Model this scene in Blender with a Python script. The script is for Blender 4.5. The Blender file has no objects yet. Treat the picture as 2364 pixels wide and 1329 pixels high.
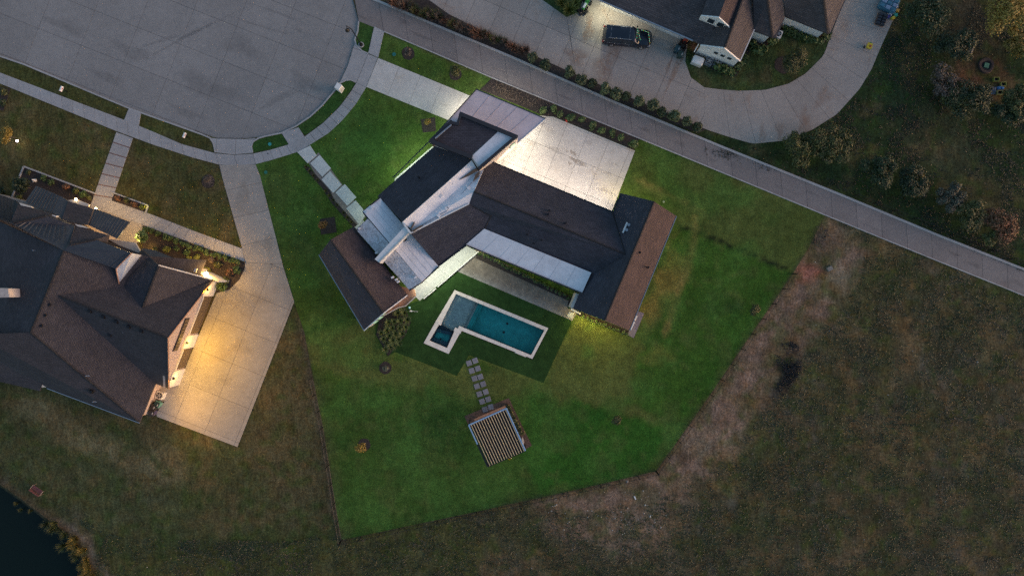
import bpy, bmesh, math, random
import numpy as np
from mathutils import Vector, Matrix, geometry

# ------------------------------------------------------------------ camera, sky, sun, exposure
SC = bpy.context.scene
COL = SC.collection
H = 79.0                      # drone height above the ground, metres
S = 0.05                      # metres per photo pixel on the ground
R = math.radians
cam_d = bpy.data.cameras.new('camera'); cam = bpy.data.objects.new('camera', cam_d); COL.objects.link(cam)
cam.location = (0, 0, H); cam.rotation_euler = (0, 0, 0)
cam_d.sensor_fit = 'HORIZONTAL'; cam_d.angle = 2*math.atan(1182*S/H); cam_d.clip_end = 5000; cam_d.clip_start = 0.5
SC.camera = cam
world = bpy.data.worlds.new('World'); SC.world = world; world.use_nodes = True
wn = world.node_tree.nodes; wl = world.node_tree.links
bg = wn['Background']; sky = wn.new('ShaderNodeTexSky'); sky.sky_type = 'NISHITA'; sky.sun_disc = False
SUN_EL, SUN_AZ = R(6), R(97)
sky.sun_elevation = SUN_EL; sky.sun_rotation = SUN_AZ; sky.altitude = 200; sky.air_density = 1.0; sky.dust_density = 1.6; sky.ozone_density = 1.9
wl.new(sky.outputs[0], bg.inputs[0]); bg.inputs[1].default_value = 0.10
sun_d = bpy.data.lights.new('sun', 'SUN'); sun = bpy.data.objects.new('sun', sun_d); COL.objects.link(sun)
sun_d.energy = 0.58; sun_d.angle = R(40); sun_d.color = (1.0, 0.55, 0.42)
sd = Vector((math.sin(SUN_AZ)*math.cos(R(14)), math.cos(SUN_AZ)*math.cos(R(14)), math.sin(R(14))))
sun.rotation_euler = sd.to_track_quat('Z', 'Y').to_euler()
SC.view_settings.view_transform = 'Standard'; SC.view_settings.look = 'None'; SC.view_settings.gamma = 1
SC.view_settings.exposure = 1.74; SC.view_settings.use_curve_mapping = False
SC.cycles.use_denoising = False
SC.cycles.max_bounces = 5; SC.cycles.diffuse_bounces = 2; SC.cycles.glossy_bounces = 2
SC.cycles.transmission_bounces = 4; SC.cycles.transparent_max_bounces = 6; SC.cycles.sample_clamp_indirect = 2

rnd = random.Random(7)
def W(px, py, z=0.0):
    k = S*(1 - z/H)
    return Vector(((px-1182)*k, (664.5-py)*k, z))
def WL(pts, z=0.0):
    return [W(p[0], p[1], p[2] if len(p) > 2 else z) for p in pts]

# ------------------------------------------------------------------ linking helpers
def wloc(o):
    v = Vector((0, 0, 0))
    while o is not None:
        v = v + o.location; o = o.parent
    return v
def prop(o, label=None, cat=None, group=None, kind=None):
    if label: o['label'] = label
    if cat: o['category'] = cat
    if group: o['group'] = group
    if kind: o['kind'] = kind
    return o
def empty(name, loc, label=None, cat=None, group=None, kind=None, rz=0):
    o = bpy.data.objects.new(name, None); COL.objects.link(o); o.location = loc; o.rotation_euler = (0, 0, rz)
    o.empty_display_size = 0.3
    return prop(o, label, cat, group, kind)
def auto_uv(me):
    uv = me.uv_layers.new(name='UVMap')
    vs = me.vertices; lp = me.loops; d = uv.data
    for p in me.polygons:
        n = p.normal
        if abs(n.z) > .9995: u = Vector((1, 0, 0)); v = Vector((0, 1, 0))
        else:
            u = Vector((0, 0, 1)).cross(n).normalized(); v = n.cross(u)
        for li in p.loop_indices:
            co = vs[lp[li].vertex_index].co
            d[li].uv = (co.dot(u), co.dot(v))
def mk(name, verts, faces, mat, parent=None, smooth=False, uv=False, kind=None, label=None, cat=None, group=None):
    """verts in world coordinates (or in the parent's frame when the parent sits at the origin)"""
    xs = [v[0] for v in verts]; ys = [v[1] for v in verts]; zs = [v[2] for v in verts]
    org = Vector(((min(xs)+max(xs))/2, (min(ys)+max(ys))/2, min(zs)))
    me = bpy.data.meshes.new(name)
    me.from_pydata([(v[0]-org.x, v[1]-org.y, v[2]-org.z) for v in verts], [], faces)
    mats = mat if isinstance(mat, (list, tuple)) else [mat]
    for m in mats: me.materials.append(m)
    if smooth: me.polygons.foreach_set('use_smooth', [True]*len(me.polygons))
    me.update()
    if uv: auto_uv(me)
    o = bpy.data.objects.new(name, me); COL.objects.link(o)
    if parent is not None:
        o.parent = parent; o.location = org - wloc(parent)
    else: o.location = org
    return prop(o, label, cat, group, kind)
def area2(p):
    return sum(p[i][0]*p[(i+1) % len(p)][1]-p[(i+1) % len(p)][0]*p[i][1] for i in range(len(p)))
def ccw(p):
    return list(p) if area2(p) > 0 else list(reversed(p))
class MB:
    def __init__(s): s.v = []; s.f = []
    def add(s, vs, fs):
        o = len(s.v); s.v += [tuple(v) for v in vs]; s.f += [tuple(i+o for i in f) for f in fs]
    def prism(s, pts, th):
        """top polygon pts (3D), extruded straight down by th (or to z = th[0])"""
        pts = ccw([Vector(p) for p in pts]); n = len(pts)
        lo = [Vector((p.x, p.y, th[0] if isinstance(th, tuple) else p.z-th)) for p in pts]
        tris = geometry.tessellate_polygon([[Vector((p.x, p.y, 0)) for p in pts]]) if n > 4 else None
        fs = []
        if tris:
            for t in tris:
                a = area2([pts[i] for i in t])
                t = tuple(t) if a > 0 else tuple(reversed(t))
                fs.append(t); fs.append(tuple(n+i for i in reversed(t)))
        else:
            fs += [tuple(range(n)), tuple(n+i for i in reversed(range(n)))]
        for i in range(n):
            j = (i+1) % n; fs.append((i, n+i, n+j, j))
        s.add(pts+lo, fs)
    def box(s, c, sx, sy, sz, rz=0, top=1.0):
        """c = centre of the base"""
        ca, sa = math.cos(rz), math.sin(rz); vs = []
        for k, t in ((0, 1.0), (1, top)):
            for a, b in ((-1, -1), (1, -1), (1, 1), (-1, 1)):
                x, y = a*sx/2*t, b*sy/2*t
                vs.append((c[0]+x*ca-y*sa, c[1]+x*sa+y*ca, c[2]+k*sz))
        s.add(vs, [(3, 2, 1, 0), (4, 5, 6, 7), (0, 1, 5, 4), (1, 2, 6, 5), (2, 3, 7, 6), (3, 0, 4, 7)])
    def tube(s, pts, r, n=8, caps=True):
        pts = [Vector(p) for p in pts]; rs = r if isinstance(r, (list, tuple)) else [r]*len(pts)
        vs = []; fs = []
        for i, p in enumerate(pts):
            d = (pts[min(i+1, len(pts)-1)]-pts[max(i-1, 0)]).normalized()
            u = d.cross(Vector((0, 0, 1)))
            if u.length < 1e-3: u = Vector((1, 0, 0))
            u.normalize(); w = d.cross(u)
            for k in range(n):
                a = 2*math.pi*k/n; vs.append(p+(u*math.cos(a)+w*math.sin(a))*rs[i])
        for i in range(len(pts)-1):
            for k in range(n):
                a = i*n+k; b = i*n+(k+1) % n; fs.append((a, b, b+n, a+n))
        if caps: fs.append(tuple(range(n))[::-1]); fs.append(tuple((len(pts)-1)*n+k for k in range(n)))
        s.add(vs, fs)
    def lathe(s, c, prof, n=12):
        vs = []; fs = []
        for (r, z) in prof:
            for k in range(n):
                a = 2*math.pi*k/n; vs.append((c[0]+r*math.cos(a), c[1]+r*math.sin(a), c[2]+z))
        for i in range(len(prof)-1):
            for k in range(n):
                a = i*n+k; b = i*n+(k+1) % n; fs.append((a, b, b+n, a+n))
        fs.append(tuple(range(n))[::-1]); fs.append(tuple((len(prof)-1)*n+k for k in range(n)))
        s.add(vs, fs)
    def build(s, name, mat, parent=None, **k): return mk(name, s.v, s.f, mat, parent, **k)
def copy_tree(o, parent=None):
    c = o.copy(); COL.objects.link(c); c.parent = parent
    for ch in o.children: copy_tree(ch, c)
    return c
def prism(name, pts, th, mat, parent=None, **k):
    m = MB(); m.prism(pts, th); return m.build(name, mat, parent, **k)

# ------------------------------------------------------------------ materials
def nt(name):
    m = bpy.data.materials.new(name); m.use_nodes = True
    t = m.node_tree; return m, t, t.nodes['Principled BSDF']
def N(t, typ, **k):
    n = t.nodes.new(typ)
    for a, b in k.items(): setattr(n, a, b)
    return n
def noise(t, vec, scale, detail=3, rough=.6, dist=0):
    n = N(t, 'ShaderNodeTexNoise'); n.inputs['Scale'].default_value = scale; n.inputs['Detail'].default_value = detail
    n.inputs['Roughness'].default_value = rough; n.inputs['Distortion'].default_value = dist
    t.links.new(vec, n.inputs['Vector']); return n.outputs['Fac']
def ramp(t, fac, stops):
    r = N(t, 'ShaderNodeValToRGB'); e = r.color_ramp.elements
    while len(e) < len(stops): e.new(.5)
    for i, (p, c) in enumerate(stops):
        e[i].position = p; e[i].color = (c, c, c, 1) if not isinstance(c, tuple) else (*c, 1)
    t.links.new(fac, r.inputs[0]); return r.outputs[0]
def mul(t, a, b, mode='MULTIPLY', fac=1.0):
    m = N(t, 'ShaderNodeMix', data_type='RGBA', blend_type=mode); m.inputs[0].default_value = fac
    for sck, v in ((m.inputs[6], a), (m.inputs[7], b)):
        if isinstance(v, (tuple, list)): sck.default_value = (*v, 1)
        else: t.links.new(v, sck)
    return m.outputs[2]
def mixf(t, fac, a, b):
    m = N(t, 'ShaderNodeMix', data_type='RGBA')
    t.links.new(fac, m.inputs[0])
    for sck, v in ((m.inputs[6], a), (m.inputs[7], b)):
        if isinstance(v, (tuple, list)): sck.default_value = (*v, 1)
        else: t.links.new(v, sck)
    return m.outputs[2]
def pos(t): return N(t, 'ShaderNodeNewGeometry').outputs['Position']
def bump(t, b, h, strength, dist=.02):
    n = N(t, 'ShaderNodeBump'); n.inputs['Strength'].default_value = strength; n.inputs['Distance'].default_value = dist
    t.links.new(h, n.inputs['Height']); t.links.new(n.outputs[0], b.inputs['Normal'])
def objrand(t, lo, hi):
    o = N(t, 'ShaderNodeObjectInfo'); m = N(t, 'ShaderNodeMapRange'); m.inputs[3].default_value = lo; m.inputs[4].default_value = hi
    t.links.new(o.outputs['Random'], m.inputs[0]); return m.outputs[0]
def plain(name, c, rough=.6, metal=0, var=.12, sc=3.0):
    m, t, b = nt(name); p = pos(t)
    col = mul(t, c, ramp(t, noise(t, p, sc, 4), [(.3, 1-var), (.7, 1+var)]))
    t.links.new(col, b.inputs['Base Color']); b.inputs['Roughness'].default_value = rough; b.inputs['Metallic'].default_value = metal
    return m
def emis(name, c, s):
    m, t, b = nt(name); b.inputs['Base Color'].default_value = (*c, 1)
    b.inputs['Emission Color'].default_value = (*c, 1); b.inputs['Emission Strength'].default_value = s; return m
def concrete(name, c, stain=(.75, .66, .58), amt=.5, rough=.85, lo=.88, hi=1.10):
    m, t, b = nt(name); p = pos(t)
    big = ramp(t, noise(t, p, .16, 5, .6, .4), [(.33, .90), (.68, 1.07)])
    mid = ramp(t, noise(t, p, 1.1, 6, .7), [(.28, .90), (.72, 1.08)])
    fine = ramp(t, noise(t, p, 7, 3, .7), [(.25, .80), (.75, 1.2)])
    col = mul(t, mul(t, mul(t, c, big), mid), fine)
    st = ramp(t, noise(t, p, .35, 6, .7, .8), [(.55, 0.0), (.75, amt)])
    col = mixf(t, st, col, mul(t, col, stain))
    sp = ramp(t, noise(t, p, 3.2, 2, .5), [(.74, 0.0), (.80, .55)])
    col = mixf(t, sp, col, mul(t, col, (.55, .53, .52)))
    col = mul(t, col, objrand(t, lo, hi))
    t.links.new(col, b.inputs['Base Color']); b.inputs['Roughness'].default_value = rough
    bump(t, b, noise(t, p, 5, 5, .7), .25, .01)
    return m
def shingle(name, c, row=.17, wdt=.42):
    m, t, b = nt(name); p = pos(t)
    uv = N(t, 'ShaderNodeUVMap').outputs[0]
    br = N(t, 'ShaderNodeTexBrick'); t.links.new(uv, br.inputs['Vector'])
    br.inputs['Scale'].default_value = 1; br.inputs['Brick Width'].default_value = wdt; br.inputs['Row Height'].default_value = row
    br.inputs['Mortar Size'].default_value = .022; br.inputs['Mortar Smooth'].default_value = .3
    br.inputs['Color1'].default_value = (.80, .80, .80, 1); br.inputs['Color2'].default_value = (1.2, 1.19, 1.18, 1); br.inputs['Mortar'].default_value = (.42, .42, .42, 1)
    col = mul(t, c, br.outputs['Color'])
    col = mul(t, col, ramp(t, noise(t, p, .5, 5, .6), [(.3, .82), (.7, 1.16)]))
    col = mul(t, col, ramp(t, noise(t, p, 6, 3, .6), [(.3, .86), (.7, 1.14)]))
    t.links.new(col, b.inputs['Base Color']); b.inputs['Roughness'].default_value = .85; b.inputs['Specular IOR Level'].default_value = .35
    bump(t, b, br.outputs['Fac'], -.5, .02)
    return m
def membrane(name, c, dirt=(.5, .47, .44), amt=.5, spec=.4, rough=.5):
    m, t, b = nt(name); p = pos(t)
    a = ramp(t, noise(t, p, .5, 5, .65, .6), [(.35, .86), (.7, 1.08)])
    k = ramp(t, noise(t, p, 2.4, 5, .75, 1.5), [(.46, 0.0), (.60, amt)])
    col = mul(t, c, a); col = mixf(t, k, col, mul(t, col, dirt))
    k2 = ramp(t, noise(t, p, 4.0, 3, .8, 2.5), [(.56, 0.0), (.62, amt)])
    col = mixf(t, k2, col, mul(t, col, (.45, .43, .42)))
    t.links.new(col, b.inputs['Base Color']); b.inputs['Roughness'].default_value = rough; b.inputs['Specular IOR Level'].default_value = spec
    return m
def foliage(name, c1, c2, c3=None, rough=.6, patch=None):
    m, t, b = nt(name); g = N(t, 'ShaderNodeNewGeometry')
    st = [(0.0, c1), (.6, c2), (1.0, c3 or c2)]
    col = ramp(t, g.outputs['Random Per Island'], st)
    col = mul(t, col, objrand(t, .8, 1.2))
    if patch:
        f = ramp(t, noise(t, pos(t), .13, 5, .65, .8), [(.40, 0.0), (.62, 1.0)]); col = mixf(t, f, col, mul(t, col, patch))
        f2 = ramp(t, noise(t, pos(t), .45, 5, .7, .8), [(.35, .6), (.65, 1.35)]); col = mul(t, col, f2)
    t.links.new(col, b.inputs['Base Color']); b.inputs['Roughness'].default_value = rough
    return m
def soil(name, dark=.55, light=1.5, fs=5.0, hue=(1.25, 1.05, .7), huea=.5, mid=1.2, streak=0):
    """ground cover: vertex colour 'tint' times grain at several sizes"""
    m, t, b = nt(name); p = pos(t)
    at = N(t, 'ShaderNodeAttribute', attribute_name='tint').outputs['Color']
    g = ramp(t, noise(t, p, fs, 4, .75), [(.3, dark), (.72, light)])
    g2 = ramp(t, noise(t, p, mid, 5, .7, .5), [(.3, .72), (.7, 1.3)])
    g3 = ramp(t, noise(t, p, .22, 4, .6, .6), [(.3, .82), (.7, 1.2)])
    col = mul(t, mul(t, mul(t, at, g), g2), g3)
    mp = N(t, 'ShaderNodeMapping'); mp.inputs['Rotation'].default_value = (0, 0, R(35)); mp.inputs['Scale'].default_value = (1.0, .3, 1)
    t.links.new(p, mp.inputs[0]); st_ = ramp(t, noise(t, mp.outputs[0], 2.2, 5, .75, 1.2), [(.35, 1-streak), (.65, 1+streak)]); col = mul(t, col, st_)
    hm = ramp(t, noise(t, p, .8, 6, .75, 1.0), [(.45, 0.0), (.7, huea)])
    col = mixf(t, hm, col, mul(t, col, hue))
    t.links.new(col, b.inputs['Base Color']); b.inputs['Roughness'].default_value = .95; b.inputs['Specular IOR Level'].default_value = .1
    bump(t, b, noise(t, p, 3.5, 5, .8), .6, .06)
    return m
def glass_dark(name, c=(.02, .03, .04), e=None, es=0):
    m, t, b = nt(name); b.inputs['Base Color'].default_value = (*c, 1); b.inputs['Roughness'].default_value = .08
    if e: b.inputs['Emission Color'].default_value = (*e, 1); b.inputs['Emission Strength'].default_value = es
    return m
def brickmat(name, c1, c2, mortar, bw=.22, rh=.075, sc=1):
    m, t, b = nt(name); uv = N(t, 'ShaderNodeUVMap').outputs[0]
    br = N(t, 'ShaderNodeTexBrick'); t.links.new(uv, br.inputs['Vector'])
    br.inputs['Scale'].default_value = sc; br.inputs['Brick Width'].default_value = bw; br.inputs['Row Height'].default_value = rh
    br.inputs['Mortar Size'].default_value = .008
    br.inputs['Color1'].default_value = (*c1, 1); br.inputs['Color2'].default_value = (*c2, 1); br.inputs['Mortar'].default_value = (*mortar, 1)
    col = mul(t, br.outputs['Color'], ramp(t, noise(t, pos(t), 3, 4, .8), [(.3, .75), (.7, 1.2)]))
    t.links.new(col, b.inputs['Base Color']); b.inputs['Roughness'].default_value = .9
    bump(t, b, br.outputs['Fac'], -.4, .01); return m
def ribbed(name, c, axis_scale=3.0, depth=.5, horiz=True):
    m, t, b = nt(name); uv = N(t, 'ShaderNodeUVMap').outputs[0]
    w = N(t, 'ShaderNodeTexWave', wave_type='BANDS', bands_direction='Y' if horiz else 'X', wave_profile='SAW'); w.inputs['Scale'].default_value = axis_scale
    t.links.new(uv, w.inputs['Vector'])
    col = mul(t, c, ramp(t, w.outputs['Fac'], [(0.0, .72), (.15, 1.0)])); col = mul(t, col, ramp(t, noise(t, pos(t), 2, 4), [(.3, .9), (.7, 1.08)]))
    t.links.new(col, b.inputs['Base Color']); b.inputs['Roughness'].default_value = .6
    bump(t, b, w.outputs['Fac'], depth, .02); return m

M = dict(
 street=concrete('street_concrete', (.262, .246, .232), (.82, .8, .78), .3, lo=.94, hi=1.05),
 lane=concrete('lane_concrete', (.235, .205, .19), (.8, .72, .7), .8, lo=.9, hi=1.06),
 walk=concrete('walk_concrete', (.37, .36, .355), (.85, .8, .75), .35, lo=.92, hi=1.05),
 drive=concrete('drive_concrete', (.36, .325, .285), (.85, .74, .62), .5, lo=.94, hi=1.05),
 court=concrete('court_concrete', (.55, .52, .48), (.8, .68, .55), .6, lo=.97, hi=1.03),
 apron=concrete('apron_concrete', (.345, .305, .268), (.9, .68, .55), .8, lo=.94, hi=1.05),
 kerb=concrete('kerb_concrete', (.38, .37, .36), lo=.95, hi=1.05),
 joint=plain('joint_filler', (.085, .08, .078), .9),
 slabnew=concrete('new_slab_concrete', (.60, .60, .56), amt=.2, lo=.97, hi=1.03),
 stone=concrete('stepping_stone', (.24, .23, .25), amt=.3, lo=.88, hi=1.1),
 gravel=None,
 roof_main=shingle('roof_shingle_dark', (.054, .053, .066)),
 roof_east_glow=shingle('roof_shingle_glow_brown', (.085, .058, .056)),  # for east-facing slopes: warm sky glow put into the shingle colour
 roof_wing_glow=shingle('roof_shingle_wing_glow', (.064, .050, .054)),  # left wing's right slope: browner copy, the sky's warm glow mixed in
 roof_left=shingle('roof_shingle_left', (.058, .052, .058), .15, .35),
 roof_north=shingle('roof_shingle_north', (.080, .070, .074), .2, .5),
 metal_roof=plain('standing_seam_metal', (.05, .052, .062), .45, .3, .15),
 membrane=membrane('white_roof_membrane', (.80, .79, .80), amt=.16),
 membrane_dirty=membrane('stained_roof_membrane', (.66, .66, .67), amt=.75),
 lilac=membrane('lilac_flat_roof', (.60, .53, .56), amt=.10),
 coping=plain('black_coping', (.025, .025, .03), .5),
 fascia=plain('dark_green_gutter', (.03, .04, .035), .5),
 white=plain('white_paint', (.74, .73, .70), .7),
 cream=plain('cream_stucco', (.60, .55, .48), .8),
 wood=plain('warm_wood', (.42, .22, .13), .6, 0, .25, 8),
 darkwood=plain('dark_wood_door', (.11, .075, .045), .5, 0, .2, 8),
 brick=brickmat('pink_brick', (.50, .38, .31), (.36, .25, .20), (.46, .40, .36)),
 brickred=plain('dark_brick', (.20, .12, .10), .9, 0, .4, 10),
 siding=ribbed('white_siding', (.78, .76, .72), 5.2),
 siding_v=ribbed('white_metal_siding', (.52, .55, .58), 1.1, .6, False),
 coping_pool=plain('travertine_coping', (.80, .71, .62), .7, 0, .10, 2),
 black=plain('black_metal', (.018, .018, .02), .45, .5),
 steel=plain('brushed_steel', (.42, .44, .46), .35, .7),
 mulch=plain('mulch', (.040, .030, .026), .95, 0, .55, 6),
 mulch_brown=plain('bark_mulch', (.13, .075, .052), .95, 0, .55, 6),
 rubber=plain('rubber', (.015, .015, .016), .8),
 carpaint=None,
 glass=glass_dark('dark_glass'),
 litwin=glass_dark('lit_window', (.05, .07, .05), (.5, .75, .45), .22),
 bulb_warm=emis('bulb_warm', (1, .70, .32), 9),
 bulb_white=emis('bulb_white', (1, .95, .8), 25),
 bark=plain('bark', (.10, .075, .055), .9, 0, .3, 9),
)
M['gravel'] = concrete('pea_gravel', (.24, .205, .17), (.7, .62, .55), .6)
m, t, b = nt('car_paint'); b.inputs['Base Color'].default_value = (.006, .010, .020, 1); b.inputs['Roughness'].default_value = .22
b.inputs['Coat Weight'].default_value = .6; b.inputs['Coat Roughness'].default_value = .08; M['carpaint'] = m

# ------------------------------------------------------------------ numeric helpers
def in_poly(x, y, poly):
    ins = np.zeros(x.shape, bool); n = len(poly)
    for i in range(n):
        x1, y1 = poly[i][:2]; x2, y2 = poly[(i+1) % n][:2]
        if y1 == y2: continue
        c = ((y1 > y) != (y2 > y)) & (x < (x2-x1)*(y-y1)/(y2-y1)+x1)
        ins ^= c
    return ins
def sdist(x, y, poly, closed=True):
    d = np.full(x.shape, 1e9); n = len(poly)
    for i in range(n if closed else n-1):
        x1, y1 = poly[i][:2]; x2, y2 = poly[(i+1) % n][:2]
        dx, dy = x2-x1, y2-y1; L = dx*dx+dy*dy+1e-9
        tt = np.clip(((x-x1)*dx+(y-y1)*dy)/L, 0, 1)
        d = np.minimum(d, np.hypot(x-x1-tt*dx, y-y1-tt*dy))
    if closed: d = np.where(in_poly(x, y, poly), d, -d)
    return d
_rs = np.random.RandomState(3); _lat = _rs.rand(256, 256)
def vnoise(x, y, sc):
    x = x/sc; y = y/sc; xi = np.floor(x).astype(int); yi = np.floor(y).astype(int)
    fx = x-xi; fy = y-yi; fx = fx*fx*(3-2*fx); fy = fy*fy*(3-2*fy)
    g = lambda a, b: _lat[a % 256, b % 256]
    return (g(xi, yi)*(1-fx)+g(xi+1, yi)*fx)*(1-fy)+(g(xi, yi+1)*(1-fx)+g(xi+1, yi+1)*fx)*fy
def fbm(x, y, sc):
    return (vnoise(x, y, sc)+.5*vnoise(x+37, y+11, sc/2.1)+.25*vnoise(x+91, y+53, sc/4.3))/1.75
def stain(parent, cx, cy, rx, ry, rot, col, amt, z):
    """a soft-edged stain lying on a slab; opacity falls off through a vertex value and noise"""
    n = 18; V = [W(cx, cy, z)]; A = [1.0]
    for ring, a_ in ((.55, .8), (1.0, 0.0)):
        for k in range(n):
            a = 6.2832*k/n; r_ = ring*(1+.25*math.sin(3*a+cx)+.15*math.sin(5*a+cy)); x, y = math.cos(a)*rx*r_, math.sin(a)*ry*r_
            V.append(W(cx+x*math.cos(rot)-y*math.sin(rot), cy+x*math.sin(rot)+y*math.cos(rot), z)); A.append(a_)
    F = [(0, 1+(k+1) % n, 1+k) for k in range(n)]+[(1+k, 1+(k+1) % n, 1+n+(k+1) % n, 1+n+k) for k in range(n)]
    key = 'stain_%s' % (col,)
    m = bpy.data.materials.get(key)
    if m is None:
        m, t, b = nt(key); out = t.nodes['Material Output']; b.inputs['Base Color'].default_value = (*col, 1); b.inputs['Roughness'].default_value = .9
        at = N(t, 'ShaderNodeAttribute', attribute_name='cover').outputs['Fac']; nz = ramp(t, noise(t, pos(t), 2.2, 5, .75), [(.32, 0.0), (.62, 1.0)])
        mm = N(t, 'ShaderNodeMath', operation='MULTIPLY'); t.links.new(at, mm.inputs[0]); t.links.new(nz, mm.inputs[1])
        tr = N(t, 'ShaderNodeBsdfTransparent'); mx = N(t, 'ShaderNodeMixShader'); t.links.new(mm.outputs[0], mx.inputs[0]); t.links.new(tr.outputs[0], mx.inputs[1]); t.links.new(b.outputs[0], mx.inputs[2]); t.links.new(mx.outputs[0], out.inputs[0])
    o = mk('stain', V, F, m, parent)
    if o.data.polygons[0].normal.z < 0: o.data.flip_normals()
    at = o.data.attributes.new('cover', 'FLOAT', 'POINT'); at.data.foreach_set('value', [a*amt for a in A])
    return o
class Tint:
    """soil or grass colour over the plan (a map in photo-plan units of 5 cm)"""
    def __init__(s, x, y, base):
        s.wx = x+(fbm(x, y, 40)-.5)*44+(fbm(x+300, y, 12)-.5)*14; s.wy = y+(fbm(x, y+500, 40)-.5)*44+(fbm(x, y+200, 12)-.5)*14
        s.x, s.y = x, y; s.c = np.tile(np.array(base, float), (len(x), 1))
    def mix(s, k, col):
        k = np.clip(k, 0, 1)[:, None]; s.c = s.c*(1-k)+np.array(col)*k
    def poly(s, poly, col, edge=20, amt=1.0, warp=True):
        x, y = (s.wx, s.wy) if warp else (s.x, s.y)
        s.mix(amt*np.clip(sdist(x, y, poly)/edge+.5, 0, 1), col)
    def blob(s, cx, cy, r, col, amt=1.0, ry=None, rot=0):
        ry = ry or r; dx = s.wx-cx; dy = s.wy-cy; ca, sa = math.cos(rot), math.sin(rot)
        d = np.hypot((dx*ca+dy*sa)/r, (-dx*sa+dy*ca)/ry); s.mix(amt*np.clip(1.5-d*1.5+.35, 0, 1), col)
    def line(s, pts, w, col, amt=1.0, warp=False):
        x, y = (s.wx, s.wy) if warp else (s.x, s.y)
        s.mix(amt*np.clip(1.3-sdist(x, y, pts, False)/w, 0, 1), col)
    def noise(s, sc, col, amt, lo=.5, hi=.7, off=0):
        s.mix(amt*np.clip((fbm(s.x+off, s.y+off, sc)-lo)/(hi-lo), 0, 1), col)
def sheet(name, outer, holes, cell, z, fn, mat, zfn=None, lines=(), kind='structure', label=None, parent=None, far=None):
    """ground sheet over a plan polygon, filled with a fine grid; fn gives the colour of each vertex"""
    pts = []; edges = []
    def ring(poly, closed=True):
        s0 = len(pts); k = 0
        for i in range(len(poly) if closed else len(poly)-1):
            a = poly[i]; b = poly[(i+1) % len(poly)]
            L = math.hypot(b[0]-a[0], b[1]-a[1]); n = max(1, int(L/(cell*1.5))) if L < 4000 else 1
            for j in range(n): pts.append((a[0]+(b[0]-a[0])*j/n, a[1]+(b[1]-a[1])*j/n)); k += 1
        if not closed: pts.append(tuple(poly[-1][:2])); k += 1
        for i in range(k if closed else k-1): edges.append((s0+i, s0+(i+1) % k))
    ring(outer)
    for h in holes: ring(h)
    for l in lines: ring(l, False)
    xs = [p[0] for p in (far or outer)]; ys = [p[1] for p in (far or outer)]
    gx, gy = np.meshgrid(np.arange(min(xs)+cell/2, max(xs), cell), np.arange(min(ys)+cell/2, max(ys), cell))
    gx = gx.ravel()+_rs.uniform(-.25, .25, gx.size)*cell; gy = gy.ravel()+_rs.uniform(-.25, .25, gy.size)*cell
    ok = in_poly(gx, gy, outer)
    for h in holes: ok &= ~in_poly(gx, gy, h)
    for ring_ in [outer]+list(holes): ok &= sdist(gx, gy, ring_) ** 2 > (cell*.35)**2
    gx, gy = gx[ok], gy[ok]
    pts += list(zip(gx.tolist(), gy.tolist()))
    r = geometry.delaunay_2d_cdt([Vector((p[0], -p[1])) for p in pts], edges, [], 0, 1e-4)
    V = np.array([(v.x, -v.y) for v in r[0]]); F = np.array(r[2])
    cx = V[F][:, :, 0].mean(1); cy = V[F][:, :, 1].mean(1)
    ok = in_poly(cx, cy, outer)
    for h in holes: ok &= ~in_poly(cx, cy, h)
    F = F[ok]
    zz = np.full(len(V), float(z)) if zfn is None else zfn(V[:, 0], V[:, 1])
    wx = (V[:, 0]-1182)*S; wy = (664.5-V[:, 1])*S
    c0 = np.array([(wx.min()+wx.max())/2, (wy.min()+wy.max())/2])
    me = bpy.data.meshes.new(name)
    me.from_pydata(np.stack([wx-c0[0], wy-c0[1], zz], 1).tolist(), [], F.tolist()); me.materials.append(mat)
    me.update()
    if me.polygons[0].normal.z < 0: me.flip_normals()
    col = fn(V[:, 0], V[:, 1]); a = me.color_attributes.new('tint', 'FLOAT_COLOR', 'POINT')
    a.data.foreach_set('color', np.concatenate([np.clip(col, 0, 1), np.ones((len(col), 1))], 1).astype(np.float32).ravel())
    o = bpy.data.objects.new(name, me); COL.objects.link(o); o.location = (c0[0], c0[1], 0)
    if parent: o.parent = parent; o.location = o.location - wloc(parent)
    return prop(o, label=label, kind=kind)

# ------------------------------------------------------------------ slabs cut from a plan polygon
def clip_half(poly, n, d):
    out = []
    for i in range(len(poly)):
        a = poly[i]; b = poly[(i+1) % len(poly)]
        da = a[0]*n[0]+a[1]*n[1]-d; db = b[0]*n[0]+b[1]*n[1]-d
        if da <= 0: out.append(a)
        if (da < 0 < db) or (db < 0 < da):
            t_ = da/(da-db); out.append((a[0]+(b[0]-a[0])*t_, a[1]+(b[1]-a[1])*t_))
    return out
def clean(poly, eps=.25):
    out = []
    for p in poly:
        if not out or math.hypot(p[0]-out[-1][0], p[1]-out[-1][1]) > eps: out.append(p)
    while len(out) > 1 and math.hypot(out[0][0]-out[-1][0], out[0][1]-out[-1][1]) <= eps: out.pop()
    return out
def slab_piece(poly, ztop, th, mat, parent, name='slab'):
    poly = clean(poly)
    if len(poly) < 3 or abs(area2(poly)) < 60: return
    z = ztop+rnd.uniform(-.003, .003)
    return prism(name, WL(poly, z), th, mat, parent)
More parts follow.
